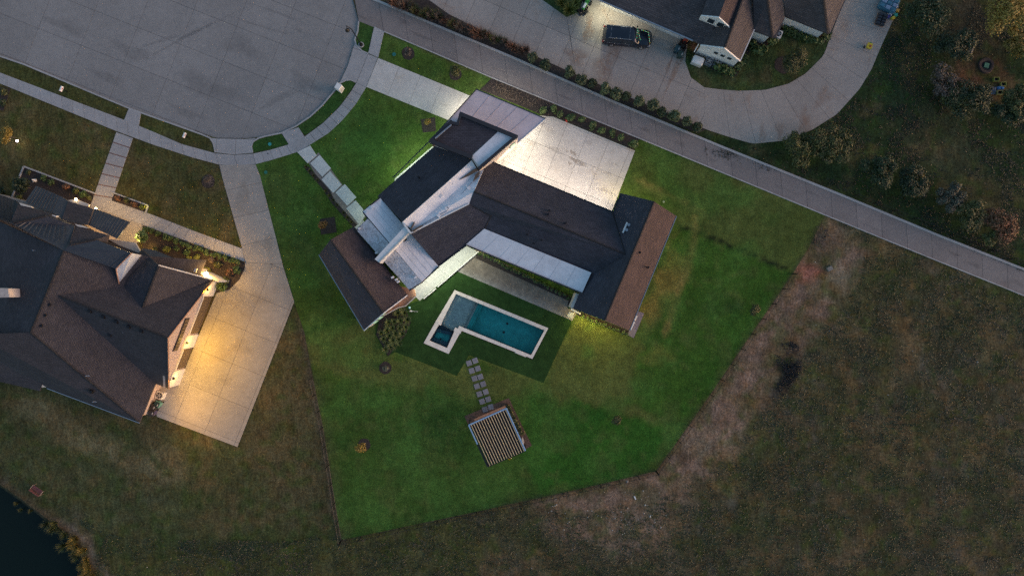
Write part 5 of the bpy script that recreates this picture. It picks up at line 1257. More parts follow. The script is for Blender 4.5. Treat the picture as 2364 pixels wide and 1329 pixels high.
mq = {988: (990,289,1.15,0), 747: (757,521,1.25,0), 942: (942,124,.75,1), 1049: (1051,172,.75,1), 889: (890,849,.72,1), 833: (841,1026,.75,1), 1832: (1808,150,1.0,1), 478: (481,419,.8,1), 1742: (1733,717,.55,1), 1423: (1415,964,.5,1)}
for (x, y, mt, r_, h_, lb) in yt:
    plant('yt%d' % x, 'young_tree', x, y, h_*.6, lb, 'tree', None, mk_tree(int((330 if mt in (G_TW,) else 560)*max(1, (r_/.7)**2)), r_, h_, .11 if mt is not G_GR else .13, mt, 7, .035, 1.9))
    if x in mq:
        a, b_, r2, rd = mq[x]; c = W(a, b_); n = 14 if rd else 4
        vs = [Vector((c.x+math.cos(6.283*k/n+.9)*r2*rnd.uniform(.9, 1.08), c.y+math.sin(6.283*k/n+.9)*r2*rnd.uniform(.9, 1.08), .035)) for k in range(n)]
        prism('mulch_ring', vs, .03, M['mulch'], kind='structure')
# trees of the wild ground, top right
wt_ = [(2140,18,2.3,4.2,G_DK,'dense dark tree at the top edge, left of the yellow one'),(2205,105,2.0,3.6,G_DK,'dark tree left of the cleared dirt patch'),(2335,35,2.6,4.6,G_YL,'large yellow tree in the top right corner'),(2180,190,1.6,3.0,G_TW,'bare grey tree below left of the dirt patch'),(2240,225,2.0,3.4,G_DK,'dark tree just below the dirt patch'),(2200,222,1.4,2.8,G_OL,'olive tree between the bare tree and dark tree'),(1845,345,1.7,2.8,G_OL,'yellow-green tree beside the lower bend of the curved driveway'),(1915,335,1.8,3.0,G_OL,'olive tree right of the bend of the curved driveway'),(2035,392,1.8,3.2,G_DK,'dark round tree, leftmost in the row above the lane'),(2105,425,1.6,3.0,G_DK,'dark tree with yellow tips second in the row above the lane'),(2120,430,.9,2.4,G_YL,'small golden tree tucked in the row above the lane'),(2190,458,1.4,2.6,G_GR,'pale grey-green tree third in the row above the lane'),(2245,500,1.6,3.0,G_OL,'yellow-green tree fourth in the row above the lane'),(2305,518,1.5,3.0,G_RU,'rusty orange tree at the right end of the row above the lane'),(2290,545,1.0,2.2,G_OL,'low olive shrub below the rusty tree'),(2358,235,1.7,3.2,G_OL,'olive tree at the right edge below the dirt patch'),(2355,110,1.4,3.0,G_YL,'yellowish bush at the right edge beside the dirt patch'),(2330,260,1.6,2.6,G_DK,'dark low tree right of the dirt patch')]
for i, (x, y, r_, h_, mt, lb) in enumerate(wt_):
    plant('wt%d' % i, 'wild_tree', x, y, h_*.6, lb, 'tree', None, mk_tree(6000 if mt is not G_TW else 2600, r_*1.28, h_*1.1, .13, mt, 18, .09, 1.8, loose=1))
# loose bushes of the corner top-centre
for x, y, s_ in ((1300,8,1.2),(1315,22,1.3),(1310,-6,1.2),(1328,10,1.0)):
    plant('cornerbush', 'corner_bush', x, y, .5, 'shaggy olive-yellow bush at the top edge beside the parked motorbike', 'bush', 'olive bushes at the top edge', mk_blades(140, .9, .9, .035, G_YG), s_)
# reeds in the pond margin
for i in range(38):
    t_ = rnd.random(); q = resample([(128,1212),(160,1243),(188,1290),(203,1345)], [t_])[0]; kind = 0 if t_ > .25 and rnd.random() < .75 else 1
    off = rnd.uniform(-16, 10) if kind == 0 else rnd.uniform(-40, -5)
    plant(f'reed{kind}', 'reed_clump', q[0]+off+6, q[1]-4, .4, ('golden reed clump on the pond bank', 'green reed clump standing in the dark pond water')[kind], 'reeds', ('golden reeds on the pond bank', 'green reeds in the pond water')[kind], mk_blades(60, .8, .9, .03, (G_YL, G_OL)[kind]), rnd.uniform(.6, 1.0), ground=-.2)
for x, y in ((35,1163),(45,1178),(68,1180)):
    plant('reed1', 'reed_clump', x, y, .3, 'small green reed clump far out in the dark pond', 'reeds', 'small reeds far out in the pond', None, .5, ground=-.3)

# ---- rough grass tufts, stones and litter over the wild ground
def scatter(name, n, region, excl, hfun, mat, label, z0=0.0, kind='stuff', stones=False):
    rs = np.random.RandomState(11+len(name)); V = []; F = []
    xs = rs.uniform(min(p[0] for p in region), max(p[0] for p in region), n*4); ys = rs.uniform(min(p[1] for p in region), max(p[1] for p in region), n*4)
    ok = in_poly(xs, ys, region)
    for e in excl: ok &= ~in_poly(xs, ys, e)
    dens = fbm(xs+len(name)*77, ys, 36); ok &= rs.rand(len(xs)) < np.clip((dens-.45)*5, .04, 1)
    xs, ys = xs[ok][:n], ys[ok][:n]; k = 0
    for x, y in zip(xs, ys):
        wx, wy = (x-1182)*S, (664.5-y)*S
        if stones:
            r_ = rs.uniform(.03, .09)*(2.2 if rs.rand() < .06 else 1); a = rs.uniform(0, 6.28); c_, s_ = math.cos(a)*r_, math.sin(a)*r_
            V += [(wx+c_, wy+s_, z0), (wx-s_*.7, wy+c_*.7, z0), (wx-c_, wy-s_, z0), (wx+s_*.8, wy-c_*.8, z0), (wx, wy, z0+r_*.8)]
            F += [(k, k+1, k+4), (k+1, k+2, k+4), (k+2, k+3, k+4), (k+3, k, k+4)]; k += 5
        else:
            hh = hfun(rs)
            for _ in range(3):
                a = rs.uniform(0, 6.28); d = rs.uniform(.08, .30); w_ = rs.uniform(.02, .05); dx, dy = math.cos(a), math.sin(a)
                V += [(wx-dy*w_, wy+dx*w_, z0), (wx+dy*w_, wy-dx*w_, z0), (wx+dx*d, wy+dy*d, z0+hh)]; F.append((k, k+1, k+2)); k += 3
    return mk(name, V, F, mat, None, kind=kind, label=label)
FIELD = [(789,1250),(1514,1092),(1832,636),(1905,500),(2424,705),(2424,1380),(200,1380),(240,1240)]
G_F1 = foliage('wild_grass', (.030, .030, .014), (.090, .072, .040), (.145, .105, .06), patch=(.55, .85, .45)); G_F2 = foliage('wild_grass_green', (.018, .032, .008), (.052, .068, .022), (.080, .092, .032), patch=(1.5, 1.0, .8))
STRIP = [(1905,494),(2000,560),(1985,650),(1900,760),(1800,900),(1720,1010),(1640,1090),(1560,1135),(1450,1165),(1330,1190),(1250,1165),(1515,1087)]
scatter('wild_grass', 24000, FIELD, [STRIP], lambda r: r.uniform(.05, .22), G_F1, 'tawny rough grass of the open field')
scatter('wild_grass_green', 18000, FIELD, [STRIP], lambda r: r.uniform(.05, .2), G_F2, 'green weeds of the open field')
scatter('weedy_grass', 11000, [(1590,345),(1760,338),(1880,308),(1990,215),(2090,-10),(2390,-10),(2390,640),(1950,440)], [[(2215,88),(2300,140),(2345,200),(2320,232),(2270,232),(2205,190)]], lambda r: r.uniform(.05, .2), foliage('dark_weeds', (.012, .022, .007), (.030, .040, .014), (.055, .055, .025), patch=(1.4, .9, .8)), 'dark weeds above the lane')
scatter('bank_weeds', 7000, [(0,1075),(240,1228),(560,1300),(780,1215),(788,1245),(500,1250),(240,1245)], [P_POND], lambda r: r.uniform(.04, .15), G_F2, 'weeds on the pond bank')
scatter('bed_plants', 420, [(1137,185),(1300,248),(1262,262),(1112,203)], [], lambda r: r.uniform(.05, .2), G_TW, 'sparse brown tufts in the mulch beside the lilac roof', .03)
scatter('ash_debris', 900, [(1800,775),(1845,800),(1850,850),(1830,890),(1790,930),(1775,915),(1800,870),(1790,830)], [], lambda r: r.uniform(.05, .3), foliage('ash', (.006,.006,.006), (.018,.017,.018), (.05,.045,.045)), 'charred debris heap in the field', .0)
scatter('brush_debris', 300, [(1885,525),(1910,515),(1912,545),(1890,570),(1865,590)], [], lambda r: r.uniform(.05, .25), G_TW, 'dry brush beside the lane', .0)
scatter('white_stones', 90, [(1250,1150),(1520,1120),(1560,1200),(1400,1290),(1280,1260)], [], None, plain('white_stone', (.5, .5, .48), .8), 'small white stones on the bare ground below the fence', .0, stones=True)
scatter('pale_stones', 130, FIELD, [], None, plain('pale_stone', (.34, .33, .32), .8), 'scattered pale stones in the field', .0, stones=True)
scatter('bank_stones', 26, [(205,1262),(250,1268),(262,1310),(230,1330)], [], None, plain('bank_stone', (.42, .42, .43), .8), 'pale stones on the pond bank', .0, stones=True)
# ================================================================== VEHICLES AND LOOSE OBJECTS
def sections(name, secs, mat, parent, smooth=True):
    """loft closed sections: each a list of points"""
    n = len(secs[0]); V = [p for s_ in secs for p in s_]; F = []
    for i in range(len(secs)-1):
        for k in range(n): a = i*n+k; b_ = i*n+(k+1) % n; F.append((a, b_, b_+n, a+n))
    F.append(tuple(range(n))[::-1]); F.append(tuple((len(secs)-1)*n+k for k in range(n)))
    o = mk(name, V, F, mat, parent, smooth=smooth)
    me = o.data
    bm = bmesh.new(); bm.from_mesh(me); bmesh.ops.recalc_face_normals(bm, faces=bm.faces); bm.to_mesh(me); bm.free()
    if smooth:
        try: me.set_sharp_from_angle(angle=R(38))
        except Exception: pass
    return o
suv = empty('parked_suv', (0, 0, 0), 'long black sport utility vehicle parked under the eave lights of the white house', 'car')
def sec(x, w, z0, z1, cr=.12):
    return [(x, -w+cr, z0), (x, w-cr, z0), (x, w, z0+cr), (x, w, z1-cr*1.3), (x, w-cr, z1), (x, -w+cr, z1), (x, -w, z1-cr*1.3), (x, -w, z0+cr)]
sections('body', [sec(-2.80,.86,.45,.95), sec(-2.72,.97,.33,1.10), sec(-2.2,1.01,.28,1.15), sec(-.5,1.01,.28,1.13), sec(1.0,1.01,.28,1.12), sec(1.35,1.0,.28,1.13), sec(2.2,.97,.30,1.06), sec(2.62,.90,.34,.98), sec(2.78,.72,.42,.82)], M['carpaint'], suv)
def cab(x, wb, wt, z0, z1): return [(x, -wb, z0), (x, wb, z0), (x+(0), wt, z1-.06), (x, wt-.10, z1), (x, -wt+.10, z1), (x, -wt, z1-.06)]
sections('cabin_glass', [cab(-2.70,.88,.78,1.08,1.15), cab(-2.45,.93,.80,1.1,1.76), cab(-.2,.94,.82,1.1,1.80), cab(.70,.93,.79,1.08,1.74), cab(1.38,.90,.82,1.06,1.12)], M['glass'], suv)
sections('roof_panel', [[(x, -w, z-.05), (x, w, z-.05), (x, w-.03, z+.02), (x, 0, z+.05), (x, -w+.03, z+.02)] for x, w, z in ((-2.52,.74,1.75), (-2.35,.80,1.80), (-.2,.83,1.83), (.62,.79,1.77), (.75,.74,1.72))], M['carpaint'], suv)
for s_ in (-1, 1):
    mb = MB(); mb.tube([(-2.15, s_*.70, 1.84), (-2.1, s_*.70, 1.90), (.30, s_*.70, 1.90), (.38, s_*.70, 1.84)], .022, 6); mb.build('roof_rail', M['steel'], suv)
    for x in (-1.95, -.55, .75): 
        mb = MB(); mb.tube([(x, s_*.97, 1.12), (x+.05 if x < .7 else x-.35, s_*.83, 1.76)], .04, 5); mb.build('window_pillar', M['carpaint'], suv)
    mb = MB(); mb.tube([(-2.3, s_*.985, 1.14), (.95, s_*.985, 1.13)], .014, 5); mb.build('window_trim', M['steel'], suv)
    mb = MB(); mb.box((1.02, s_*1.12, 1.06), .14, .24, .18, 0, .85); mb.build('side_mirror', M['carpaint'], suv)
    for x in (-.95, .25):
        mb = MB(); mb.box((x, s_*1.02, .98), .18, .03, .04); mb.build('door_handle', M['steel'], suv)
    mb = MB(); mb.box((2.52, s_*.74, .80), .30, .30, .12, -s_*.5); mb.build('headlight', plain('lamp_glass%d' % s_, (.5, .52, .55), .15), suv)
    mb = MB(); mb.box((-2.74, s_*.84, .85), .10, .16, .34); mb.build('tail_light', plain('tail_red%d' % s_, (.30, .02, .015), .25), suv)
    for x in (-1.65, 1.72):
        w_ = empty('wheel', (x, s_*.90, .40)); w_.parent = suv
        mb = MB(); mb.tube([(x, s_*.80, .40), (x, s_*.84, .40), (x, s_*1.0, .40), (x, s_*1.04, .40)], [.36, .40, .40, .36], 20); mb.build('tyre', M['rubber'], w_)
        mb = MB(); mb.tube([(x, s_*.98, .40), (x, s_*1.05, .40)], [.26, .22], 10); mb.build('rim', M['steel'], w_)
for x in (-1.95, -.9, .15):
    mb = MB(); mb.box((x, 0, 1.845), .02, 1.5, .006); mb.build('roof_seam', M['steel'], suv)
mb = MB(); mb.box((2.77, 0, .55), .06, 1.1, .28); mb.build('grille', M['black'], suv)
mb = MB(); mb.box((1.42, 0, 1.10), .06, 1.3, .02); mb.build('wiper_cowl', M['black'], suv)
for x in (2.3, ): mb = MB(); mb.tube([(1.5, .35, 1.145), (2.5, .28, 1.0)], .008, 4); mb.tube([(1.5, -.35, 1.145), (2.5, -.28, 1.0)], .008, 4); mb.build('bonnet_crease', M['carpaint'], suv)
c = W(1447, 87, .6); suv.location = (c.x, c.y, .035); suv.rotation_euler = (0, 0, R(-5.5))
ls = empty('reflected_lights', suv.location.copy(), 'tiny glowing dots standing in for Christmas lights reflected in bonnet and windscreen of the black car', 'light reflections'); ls.rotation_euler = suv.rotation_euler  # made-up glowing beads in place of Christmas lights mirrored by the car
gm_ = emis('green_reflection', (.15, 1, .5), .45); wm_ = emis('white_reflection', (.9, 1, .8), .6); am_ = emis('amber_reflection', (1, .7, .15), .4)
ls.location = (0, 0, 0); ls.rotation_euler = (0, 0, 0)
pth = [(1.0+.06*k, .70-.13*k, 1.50-.045*k) for k in range(9)]+[(1.5+.13*k, .78-.02*k, 1.14-.012*k) for k in range(7)]+[(2.35+.04*k, .58-.16*k, 1.03-.01*k) for k in range(8)]+[(1.0, .5-.2*k, 1.50) for k in range(5)]
wr = MB(); wr.tube([(1.0+.06*k, .70-.13*k, 1.49-.045*k) for k in range(9)], .006, 4); wr.tube([(1.5+.13*k, .78-.02*k, 1.13-.012*k) for k in range(7)], .006, 4); wr.tube([(2.35+.04*k, .58-.16*k, 1.02-.01*k) for k in range(8)], .006, 4); wr.build('added_wire', M['black'], ls)
for i, q in enumerate(pth):
    mb = MB(); mb.lathe(q, [(.014, 0), (.022, .02), (.008, .04)], 6); mb.build('bulb', (gm_, wm_, gm_, am_)[i % 4], ls)  # beads imitate reflections; the car carries no real bulbs
ls.location = suv.location; ls.rotation_euler = suv.rotation_euler

# street lamp
lp = empty('street_lamp', W(834, 104), 'dark curved-arm street lamp standing on the grass corner of the cul-de-sac', 'street lamp')
c = W(834, 104); h6 = 5.2
mb = MB(); mb.lathe((c.x, c.y, .0), [(.33, 0), (.33, .06), (.31, .07)], 18); mb.build('footing', M['kerb'], lp)
mb = MB(); mb.lathe((c.x, c.y, .07), [(.22, 0), (.20, .15), (.12, .35), (.09, .5)], 12); mb.build('base', M['black'], lp)
hd = W(802, 70, h6+.1)
mb = MB(); mb.tube([(c.x, c.y, .4), (c.x, c.y, h6-.6), (c.x-.08, c.y-.02, h6), (c.x-.35, c.y+.02, h6+.5), (c.x+(hd.x-c.x)*.8, c.y+(hd.y-c.y)*.8, h6+.55), (hd.x, hd.y, h6+.35)], [.08, .06, .05, .045, .04, .035], 8); mb.build('pole', M['black'], lp)
mb = MB(); mb.lathe((hd.x, hd.y, h6+.02), [(.24, 0), (.25, .05), (.20, .15), (.08, .32), (.03, .40)], 16); mb.build('lamp_shade', M['black'], lp)

# mailboxes on the verge
def mailbox(px, py, lb):
    o = empty('mailbox', (0, 0, 0), lb, 'mailbox')
    mb = MB(); mb.box((0, 0, 0), .10, .10, 1.0); mb.build('post', M['black'], o)
    V = []; n = 8; pr_ = [(-.10, 0), (-.10, .13)]+[(-.10*math.cos(math.pi*k/6), .13+.09*math.sin(math.pi*k/6)) for k in range(1, 6)]+[(.10, .13), (.10, 0)]
    sections('box', [[(p[0]*1.25, y_, 1.0+p[1]*1.2) for p in pr_] for y_ in (-.30, .30)], M['white'], o)
    mb = MB(); mb.box((.14, .05, 1.12), .02, .18, .10); mb.build('flag', plain('flag_red', (.5, .02, .03), .4), o)
    mb = MB(); mb.box((0, -.31, 1.02), .24, .03, .22); mb.build('door', plain('door_red', (.45, .05, .06), .4), o)
    c = W(px, py, 1.15); o.location = (c.x, c.y, 0); o.rotation_euler = (0, 0, R(-22)); return o
mailbox(141, 205, 'white mailbox with red trim on the verge, the one further left'); mailbox(425, 312, 'white mailbox with red trim on the verge near the driveway mouth')
# white utility cabinet
uc = empty('utility_cabinet', W(786, 206), 'white utility cabinet on the kerb edge of the curved verge', 'cabinet')
c = W(787, 207); mb = MB(); mb.box((c.x, c.y, 0), .62, .68, 1.25, R(-30), .97); mb.build('cabinet_body', M['white'], uc)
mb = MB(); mb.box((c.x, c.y, 1.25), .66, .72, .08, R(-30), .9); mb.build('lid', M['white'], uc)
mb = MB(); mb.box((c.x+.27, c.y-.16, .15), .03, .5, .95, R(-30)); mb.build('door', M['cream'], uc)

# wheelie bins
def mkbin(name, cb, cl, lb, px, py, rz):
    o = empty(name, (0, 0, 0), lb, 'bin')
    sections('body', [[(-.22, -.25, .08), (.22, -.25, .08), (.22, .22, .08), (-.22, .22, .08)], [(-.28, -.33, .98), (.28, -.33, .98), (.28, .30, .98), (-.28, .30, .98)]], cb, o, False)
    sections('lid', [[(-.30, -.36, .98), (.30, -.36, .98), (.30, .34, .98), (-.30, .34, .98)], [(-.28, -.33, 1.04), (.28, -.33, 1.04), (.27, .30, 1.10), (-.27, .30, 1.10)]], cl, o, False)
    mb = MB(); mb.tube([(-.27, .38, .96), (.27, .38, .96)], .025, 6); mb.build('handle', cb, o)
    for s_ in (-1, 1): mb = MB(); mb.tube([(s_*.22, .27, .10), (s_*.29, .27, .10)], .10, 12); mb.build('wheel', M['rubber'], o)
    mb = MB(); mb.box((.16, 0, 1.085), .05, .26, .004); mb.build('lid_marking', M['white'], o)
    c = W(px, py, .6); o.location = (c.x, c.y, .05); o.rotation_euler = (0, 0, rz)
bd = plain('bin_dark_green', (.018, .045, .038), .5); bb = plain('bin_blue_green', (.02, .06, .075), .5); bp = plain('bin_purple', (.06, .05, .10), .5); bk = plain('bin_black', (.03, .024, .02), .5)
mkbin('wheelie_bin', bb, bb, 'teal wheelie bin with its lid shut, next to the red ride-on mower', 1562, 115, R(-24)); mkbin('wheelie_bin', bd, bd, 'dark green wheelie bin by itself at the edge of the drive', 1569, 128, R(-20))
mkbin('wheelie_bin', bk, bk, 'brown-black wheelie bin on the slab, nearest the round air conditioner', 358, 938, R(-25)); mkbin('wheelie_bin', bp, bk, 'purple wheelie bin on the slab at the end of the driveway edge', 354, 951, R(-18))
mkbin('wheelie_bin', plain('bin_mint', (.12, .28, .22), .5), bd, 'mint green bin tucked behind the brown-black bin', 366, 932, R(-25))
# red mower / small tractor
mw = empty('ride_on_mower', (0, 0, 0), 'red and black ride-on mower parked at the corner of the drive', 'mower')
red = plain('mower_red', (.35, .05, .03), .35)
sections('bonnet', [[(-.2, .1, .4), (.2, .1, .4), (.2, .1, .8), (-.2, .1, .8)], [(-.24, .5, .4), (.24, .5, .4), (.22, .5, .75), (-.22, .5, .75)], [(-.18, .75, .4), (.18, .75, .4), (.15, .75, .62), (-.15, .75, .62)]], red, mw, False)
mb = MB(); mb.box((0, -.05, .25), .9, .9, .16); mb.build('deck', M['black'], mw); mb = MB(); mb.box((0, -.35, .55), .42, .36, .10); mb.box((0, -.52, .6), .40, .08, .36); mb.build('seat', M['rubber'], mw)
mb = MB(); mb.tube([(0, .15, .78), (0, 0, .95)], .02, 6); mb.lathe((0, 0, .95), [(.16, 0), (.16, .03)], 14); mb.build('steering_wheel', M['black'], mw)
for s_ in (-1, 1):
    for y_, r_ in ((-.4, .26), (.6, .17)): mb = MB(); mb.tube([(s_*.36, y_, r_), (s_*.54, y_, r_)], r_, 14); mb.build('wheel', M['rubber'], mw)
c = W(1578, 101, .5); mw.location = (c.x, c.y, .04); mw.rotation_euler = (0, 0, R(-28))
# white storage box (generator)
gb_ = empty('generator', W(1606, 144), 'large white rounded generator box on the grass by the gabled wall', 'generator')
c = W(1607.5, 145); rz_ = R(-22)
def rbox(cx, cy, sx, sy, r_, z, rz):
    out = []
    for qx, qy, a0 in ((1, 1, 0), (-1, 1, 90), (-1, -1, 180), (1, -1, 270)):
        for k in range(4):
            a = R(a0+k*30); x = qx*(sx/2-r_)+math.cos(a)*r_; y = qy*(sy/2-r_)+math.sin(a)*r_; out.append((cx+x*math.cos(rz)-y*math.sin(rz), cy+x*math.sin(rz)+y*math.cos(rz), z))
    return out
sections('housing', [rbox(c.x, c.y, 1.25, .85, .08, .05, rz_), rbox(c.x, c.y, 1.25, .85, .08, .75, rz_)], M['cream'], gb_)
sections('hood', [rbox(c.x, c.y, 1.30, .90, .12, .75, rz_), rbox(c.x, c.y, 1.22, .82, .16, .92, rz_), rbox(c.x, c.y, 1.0, .62, .2, .96, rz_)], M['white'], gb_)
mb = MB(); mb.tube([W(1616, 138, .3), W(1621, 134, .35), W(1620, 129, .3)], .03, 6); mb.build('conduit', M['steel'], gb_)
# air conditioners
def acunit(name, px, py, lb, colr, z=.85, rz=R(-22)):
    o = empty(name, W(px, py, z/2), lb, 'air conditioner'); c = W(px, py, z/2); o.location = (c.x, c.y, 0)
    sections('casing', [rbox(c.x, c.y, .85, .85, .08, .08, rz), rbox(c.x, c.y, .85, .85, .08, z, rz)], colr, o)
    mb = MB(); mb.lathe((c.x, c.y, z), [(.34, 0), (.34, .03), (.30, .035)], 18); mb.build('fan_ring', M['coping'], o)
    mb = MB()
    for k in range(5): a = k*1.257; mb.box((c.x+math.cos(a)*.16, c.y+math.sin(a)*.16, z+.03), .26, .10, .012, a)
    mb.lathe((c.x, c.y, z+.03), [(.07, 0), (.05, .03)], 10); mb.build('fan_blades', M['steel'], o)
acunit('air_conditioner', 372, 911, 'beige air conditioner on the pale slab beside the left house garage', M['cream'])
acunit('air_conditioner', 1794, 81, 'white air conditioner at the corner between the two white walls', M['white'])
for q in ((1636,143,'grey condenser against the gabled wall, the left one'),(1655,148,'grey condenser against the gabled wall, the right one')): acunit('air_conditioner', q[0], q[1], q[2], plain('casing_grey', (.15,.17,.19), .5), .7)
# motorbike group at the top edge
bk_ = empty('quad_bike', (0, 0, 0), 'green and white quad bike with fat black wheels at the top edge by the bushes', 'quad bike')
gr_ = plain('quad_green', (.06, .30, .05), .4)
sections('fairing', [[(-.14, -.6, .6), (.14, -.6, .6), (.14, -.6, .72), (-.14, -.6, .72)], [(-.18, 0, .55), (.18, 0, .55), (.15, 0, .85), (-.15, 0, .85)], [(-.25, .6, .6), (.25, .6, .6), (.2, .6, .8), (-.2, .6, .8)]], gr_, bk_, False)
mb = MB(); mb.box((0, -.2, .84), .26, .6, .08); mb.build('seat', M['white'], bk_); mb = MB(); mb.tube([(-.4, .35, .98), (0, .3, .95), (.4, .35, .98)], .02, 6); mb.build('handlebar', M['black'], bk_)
for s_ in (-1, 1):
    for y_ in (-.62, .62):
        w_ = empty('wheel', (s_*.42, y_, .28)); w_.parent = bk_
        mb = MB(); mb.tube([(s_*.32, y_, .28), (s_*.36, y_, .28), (s_*.50, y_, .28), (s_*.54, y_, .28)], [.22, .28, .28, .22], 16); mb.build('tyre', M['rubber'], w_); mb = MB(); mb.tube([(s_*.4, y_, .28), (s_*.55, y_, .28)], .12, 10); mb.build('rim', M['steel'], w_)
c = W(1351, 13, .5); bk_.location = (c.x, c.y, .04); bk_.rotation_euler = (0, 0, R(-28))
def tyrestack(px, py, r_, lb, tilt=0):
    c = W(px, py, .15); o = empty('loose_tyre', (c.x, c.y, .04), lb, 'tyre'); mb = MB(); mb.lathe((c.x, c.y, .04), [(r_*.6, 0), (r_, .05), (r_, .24), (r_*.62, .28), (r_*.58, .1)], 18); mb.build('tread', M['rubber'], o)
    mb = MB(); mb.lathe((c.x, c.y, .06), [(r_*.55, 0), (r_*.5, .12), (r_*.15, .16)], 12); mb.build('hub', plain('hub_pink', (.16, .11, .11), .5), o)
tyrestack(1341.5, 30, .30, 'large black tyre lying flat on the concrete, below the smaller tyres'); tyrestack(1347.5, 21, .20, 'small tyre lying nearest the bushes'); tyrestack(1353.5, 28, .20, 'small tyre lying on the driveway side'); tyrestack(1354, 19, .19, 'small tyre lying uppermost of the four')
# pallets top right
def palletbase(o, c, rz, sx=1.2, sy=1.0):
    for k in range(5):
        y_ = (k-2)*sy/4.6; mb = MB(); mb.box((c.x-y_*math.sin(rz), c.y+y_*math.cos(rz), .10), sx, .14, .03, rz); mb.build('pallet_board', M['wood'], o)
def bag(name, x, y, z, sx, sy, sz, rz, mat, parent):
    sections(name, [rbox(x, y, sx*.8, sy*.8, .05, z, rz), rbox(x, y, sx, sy, .09, z+sz*.45, rz), rbox(x, y, sx*.75, sy*.72, .08, z+sz, rz)], mat, parent)
bl = plain('blue_wrap', (.05, .17, .25), .35, 0, .3, 6); bl2 = plain('blue_bag_print', (.22, .30, .42), .4, 0, .3, 8); blk = plain('black_bag', (.028, .030, .038), .35, 0, .5, 8)
bp_ = empty('blue_pallet', W(2046, 18), 'tall pallet of blue plastic-wrapped bags at the top right driveway end', 'pallet'); c = W(2046, 14); palletbase(bp_, c, R(-25), 1.9, 1.5)
sections('wrap', [rbox(c.x, c.y, 1.95, 1.6, .1, .13, R(-25)), rbox(c.x, c.y, 2.0, 1.65, .14, .75, R(-25))], bl, bp_)
for i in range(3):
    for j in range(3):
        u_, v_ = (i-1)*.64, (j-1)*.52; rz_ = R(-25); bag('bag', c.x+u_*math.cos(rz_)-v_*math.sin(rz_), c.y+u_*math.sin(rz_)+v_*math.cos(rz_), .74, .60, .48, .16, rz_, bl2 if (i+j) % 2 else bl, bp_)
b2 = empty('black_bag_pallet', W(2031, 44), 'pallet of shiny black compost bags below the blue pallet', 'pallet'); c = W(2031, 48); palletbase(b2, c, R(-20), 1.1, 1.4)
for l in range(2):
    for i in range(2):
        for j in range(4):
            u_, v_ = (i-.5)*.55, (j-1.5)*.34; rz_ = R(-20); bag('bag', c.x+u_*math.cos(rz_)-v_*math.sin(rz_), c.y+u_*math.sin(rz_)+v_*math.cos(rz_), .13+l*.2, .54, .33, .22, rz_+rnd.uniform(-.1, .1), blk, b2)
b3 = empty('mixed_pile', W(2064, 26), 'jumbled pile of pale and yellow bags beside the blue pallet', 'pile')
for i, (x, y, cc) in enumerate(((2070,16,(.2,.24,.35)),(2072,24,(.5,.3,.06)),(2064,22,(.35,.33,.33)),(2068,34,(.02,.3,.25)),(2055,34,(.45,.45,.5)),(2060,30,(.4,.38,.38)),(2062,41,(.5,.42,.05)),(2052,38,(.03,.04,.25)))):
    c = W(x, y, .3); bag('bag', c.x, c.y, .04, .5, .38, .35, R(-25+i*7), plain('bag_colour%d' % i, cc, .5), b3)
# yellow toy on the drive
ty = empty('yellow_pushcart', W(2001, 112), 'yellow and red wheeled lawn spreader with a metal frame on the curved drive', 'cart'); c = W(2001, 112); yel = plain('cart_yellow', (.55, .42, .02), .4)
mb = MB(); mb.box((c.x+.05, c.y+.1, .3), .5, .55, .3, R(-20), 1.15); mb.build('hopper', yel, ty); mb = MB(); mb.box((c.x+.1, c.y+.05, .61), .22, .2, .05, R(-20)); mb.build('lid', plain('cart_red', (.35, .06, .02), .5), ty)
mb = MB(); mb.box((c.x+.2, c.y+.45, .4), .2, .18, .15, 0, .9); mb.build('cap', plain('cart_green', (.02, .2, .10), .5), ty)
for s_ in (-1, 1): mb = MB(); mb.tube([(c.x+s_*.32, c.y+.3, .3), (c.x-.1+s_*.34, c.y-.5, .5)], .02, 6); mb.build('frame_tube', M['steel'], ty)
mb = MB(); mb.tube([(c.x-.44, c.y-.5, .5), (c.x+.24, c.y-.52, .5)], .025, 6); mb.build('handlebar', M['steel'], ty)
for s_ in (-1, 1): mb = MB(); mb.tube([(c.x+s_*.32, c.y+.1, .16), (c.x+s_*.40, c.y+.1, .16)], .16, 12); mb.build('wheel', M['rubber'], ty)
